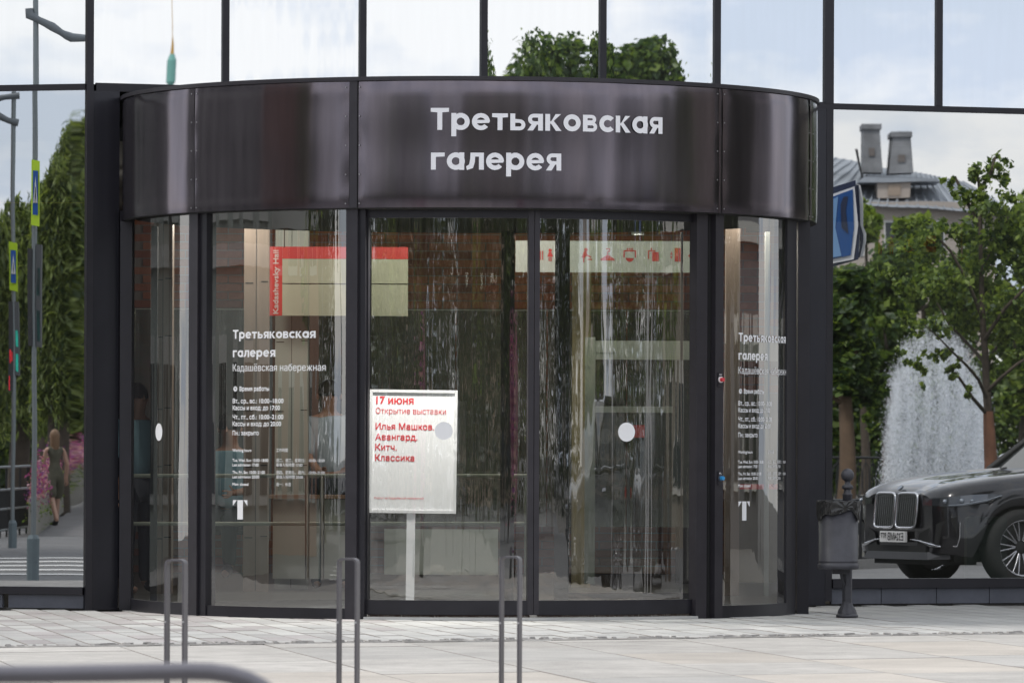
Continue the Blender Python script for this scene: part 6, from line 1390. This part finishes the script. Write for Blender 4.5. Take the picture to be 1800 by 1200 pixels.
# spire of a bell tower in the upper left pane
D = 330.0; bt_ = thing('bell_tower', refl(Vector((P(291, 800, D).x, D, -.1)), NR), 'slender green and gold church spire in the upper pane left of the entrance', 'tower')
def bvt(fn, nm, m): mb = MB(); fn(mb); mb.map(lambda v: refl(v, NR)); return mb.build(nm, m, bt_)
Xb = P(291, 800, D).x; Z = lambda y: CAMZ + (800 - y) / FPX * D
bvt(lambda mb: mb.lathe([(1.8, -.1), (1.6, Z(250)), (.0, Z(250))], 8, (Xb, D, 0), smooth=False), 'shaft', M_PINK)
bvt(lambda mb: mb.lathe([(.24, Z(252)), (.2, Z(160)), (.13, Z(152)), (.2, Z(140)), (.1, Z(132))], 8, (Xb, D, 0), smooth=False), 'lower_spire', mat('spire gold', (.55, .32, .08), .3, .7))
bvt(lambda mb: mb.lathe([(.1, Z(132)), (.22, Z(126)), (.22, Z(96)), (.12, Z(88)), (.001, Z(87))], 8, (Xb, D, 0), smooth=False), 'lantern', mat('verdigris', (.16, .38, .33), .6))
bvt(lambda mb: mb.lathe([(.1, Z(88)), (.05, Z(72)), (.02, Z(62)), (.02, Z(0)), (.001, Z(-5))], 6, (Xb, D, 0)), 'finial', MATS['spire gold'])
# ------------------------------------------------------------------ the rest of the street, met by the curved glass and the fascia
def townhouse(loc, yaw, w_, d_, h_, col, fl, nc, label, roofc=(.18, .19, .2), brick=False):
    t = thing('townhouse', loc, label, 'house'); T = Matrix.Translation(loc) @ Matrix.Rotation(yaw, 4, 'Z')
    def put(mb, nm, m, par=t): mb.map(lambda v: T @ v); return mb.build(nm, m, par)
    m = mat('stucco ' + label[:14], col, .85, var=.1, vscale=.6); mw_ = mat('window surround', (.62, .61, .57), .6); mg = mat('street window pane', (.04, .05, .055), .06, spec=.8)
    mb = MB(); mb.box((0, -w_ / 2, 0), (d_, w_ / 2, h_)); put(mb, 'wall', m)
    mb = MB(); mb.box((-.35, -w_ / 2 - .2, h_ + .002), (d_ + .2, w_ / 2 + .2, h_ + .3)); mb.box((-.15, -w_ / 2 - .1, h_ * .36), (-.002, w_ / 2 + .1, h_ * .36 + .25)); put(mb, 'cornice', mw_)
    mb = MB(); mb.add([(-.3, -w_ / 2, h_ + .302), (-.3, w_ / 2, h_ + .302), (d_, w_ / 2, h_ + .302), (d_, -w_ / 2, h_ + .302), (d_ / 2, -w_ / 2 + 2, h_ + 2.6), (d_ / 2, w_ / 2 - 2, h_ + 2.6)], [(0, 1, 5, 4), (1, 2, 5), (2, 3, 4, 5), (3, 0, 4)]); put(mb, 'roof', mat('roof ' + label[:10], roofc, .6))
    fh = h_ / fl
    for j in range(fl):
        for i in range(nc):
            y = -w_ / 2 + (i + .5) * w_ / nc; z = j * fh + fh * .28; a = w_ / nc * .24
            mb = MB(); mb.box((-.10, y - a - .12, z - .12), (-.002, y + a + .12, z + fh * .56)); f_ = put(mb, 'window', mw_); mb = MB(); mb.box((-.12, y - a, z), (-.102, y - .03, z + fh * .46)); mb.box((-.12, y + .03, z), (-.102, y + a, z + fh * .46)); put(mb, 'pane', mg, f_)
def hd_(deg, dist): return Vector((DC.x + math.sin(R(deg)) * dist, DC.y - math.cos(R(deg)) * dist, -.20))
def face(deg): return R(deg - 90)        # local -x looks back at the entrance
townhouse(hd_(-84, 24), face(-84), 15, 12, 9.5, (.40, .42, .38), 3, 6, 'pale grey green townhouse down the street to the left, mirrored in the left curved panes')
townhouse(hd_(-62, 36), face(-66), 16, 12, 12, (.42, .22, .15), 4, 6, 'terracotta brick-red townhouse beside the pale one, mirrored in the left curved pane')
townhouse(hd_(-20, 130), face(-20), 34, 12, 13, (.46, .36, .26), 4, 10, 'long sand coloured house far behind the willows', )
townhouse(hd_(8, 120), face(8), 40, 14, 14, (.40, .30, .22), 4, 12, 'long tan house across the square behind the camera')
townhouse(hd_(84, 45), face(80), 22, 12, 13, (.26, .23, .19), 4, 8, 'cream townhouse down the street to the right')
townhouse(hd_(100, 30), face(104), 14, 10, 11, (.17, .17, .18), 3, 5, 'grey townhouse nearest to the right end of the building')
def near_tree(deg, dist, h_, wd, label, seed, mats=LEAF, n=5000):
    b = hd_(deg, dist); t = thing('street_tree', b, label, 'tree', 'street trees around the square'); r_ = random.Random(seed); mb = MB(); mb.tube([b, b + Vector((.05, 0, h_ * .3)), b + Vector((0, 0, h_ * .8))], [.17, .13, .04], 10); mb.build('trunk', M_BARK, t)
    bl = []
    for k in range(16): f = r_.random(); a = r_.uniform(0, 6.28); q = wd / 2 * (1 - .5 * f) * r_.uniform(.15, .7); rr = wd * r_.uniform(.12, .22); bl.append(((b.x + math.cos(a) * q, b.y + math.sin(a) * q, h_ * (.32 + .62 * f)), (rr, rr, rr * .9)))
    crown('crown', blob_pts(bl, n, seed, .3), .12, (LEAFD if seed >= 80 and seed < 99 else mats), t, seed=seed); return t
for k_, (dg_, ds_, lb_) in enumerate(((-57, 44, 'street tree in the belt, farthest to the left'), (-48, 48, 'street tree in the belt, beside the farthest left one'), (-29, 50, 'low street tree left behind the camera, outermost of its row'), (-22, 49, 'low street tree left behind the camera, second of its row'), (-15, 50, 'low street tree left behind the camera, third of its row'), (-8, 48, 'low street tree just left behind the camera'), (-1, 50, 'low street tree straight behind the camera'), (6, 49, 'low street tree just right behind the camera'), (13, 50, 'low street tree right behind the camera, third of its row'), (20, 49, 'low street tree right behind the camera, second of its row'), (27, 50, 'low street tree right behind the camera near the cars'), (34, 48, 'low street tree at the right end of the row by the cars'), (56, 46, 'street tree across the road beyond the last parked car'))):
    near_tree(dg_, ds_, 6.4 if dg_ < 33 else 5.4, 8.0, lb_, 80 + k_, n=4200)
near_tree(-52, 24, 8.5, 5, 'bushy street tree left of the square, mirrored in the left curved pane', 61); near_tree(-27, 62, 9, 7, 'street tree between the terracotta house and the square', 62); near_tree(-16, 58, 8, 7, 'street tree behind the camera on its left', 63)
near_tree(4, 62, 9, 8, 'street tree straight behind the camera', 64); near_tree(20, 50, 8.0, 7, 'street tree behind the camera on its right', 65); near_tree(70, 22, 8, 4.5, 'street tree beyond the parked cars to the right', 67); near_tree(92, 15, 6.5, 5, 'added street tree right of the building front, out of view, blocking a bright reflection', 91); near_tree(-24, 75, 10, 8, 'taller street tree far behind the camera', 68, LEAFW)  # tree right of the building front is added to block a bright reflection
near_tree(63, 31, 8.5, 5, 'street tree farther right behind the parked cars', 69); near_tree(12, 75, 11, 9, 'tall street tree far behind the camera on the right', 70)
def treeline(d0, d1, dist, h_, label, seed):
    n = int((d1 - d0) * 650); r_ = np.random.default_rng(seed); dg = r_.uniform(d0, d1, n); ds = dist + r_.uniform(-1.5, 1.5, n)
    top = h_ + 1.0 * np.sin(dg * .9 + seed) + .6 * np.sin(dg * 2.7) + .3 * np.sin(dg * 7.1); a = np.radians(dg)
    p = np.stack([DC.x + np.sin(a) * ds, DC.y - np.cos(a) * ds, -.2 + (top + .2) * r_.random(n) ** .85], 1)
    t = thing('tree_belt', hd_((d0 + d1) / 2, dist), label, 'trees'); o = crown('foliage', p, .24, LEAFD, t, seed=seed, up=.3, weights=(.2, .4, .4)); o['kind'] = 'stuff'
    mb = MB()
    for k in range(int((d1 - d0) / 5)):
        b = hd_(d0 + 2 + k * 5, dist); mb.tube([b, b + Vector((0, 0, h_ * .8))], [.25, .08], 6)
    if mb.v: o = mb.build('trunks', M_BARK, t); o['kind'] = 'stuff'
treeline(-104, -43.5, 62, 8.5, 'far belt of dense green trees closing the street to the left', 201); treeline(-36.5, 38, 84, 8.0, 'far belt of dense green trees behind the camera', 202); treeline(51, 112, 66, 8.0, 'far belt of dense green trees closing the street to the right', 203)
for deg, dist, lab in ((46, 11.5, 'pale steel street lamp by the parked cars, a white streak in the right door'), (56, 8.6, 'second pale steel street lamp, close to the right end of the entrance'), (-40, 17, 'pale steel street lamp left of the entrance square')):
    b = hd_(deg, dist); b.z = -.199 if False else -.012; t = thing('street_lamp', b, lab, 'street lamp', 'pale steel street lamps'); mb = MB(); mb.tube([b, b + Vector((0, 0, 4.0))], .06, 12); mb.build('lamp_pole', mat('pale steel', (.62, .62, .64), .4, .3), t)
    mb = MB(); mb.lathe([(.001, 3.98), (.16, 4.0), (.20, 4.05), (.16, 4.25), (.001, 4.3)], 18, (b.x, b.y, b.z)); mb.build('lamp_head', M_GALV, t)
for deg, dist, lab in ((14.5, 15.3, 'tall flower tower of magenta petunias at the right of the square'), (-15, 15.6, 'tall flower tower of magenta petunias at the left of the square')):
    b = hd_(deg, dist); b.z = -.012; t = thing('flower_tower', b, lab, 'planter'); mb = MB(); mb.tube([b, b + Vector((0, 0, 2.0))], .05, 10); mb.lathe([(0, 0), (.25, 0), (.3, .3), (.0, .3)], 20, (b.x, b.y, b.z)); mb.build('stand', M_DG, t)
    pt_ = np.random.default_rng(int(dist * 10)).normal(size=(3200, 3)) * np.array([.16, .16, .42]) + np.array([b.x, b.y, 1.45]); o = crown('blossoms', pt_, .04, PETAL, t, up=0, seed=9); o['kind'] = 'stuff'
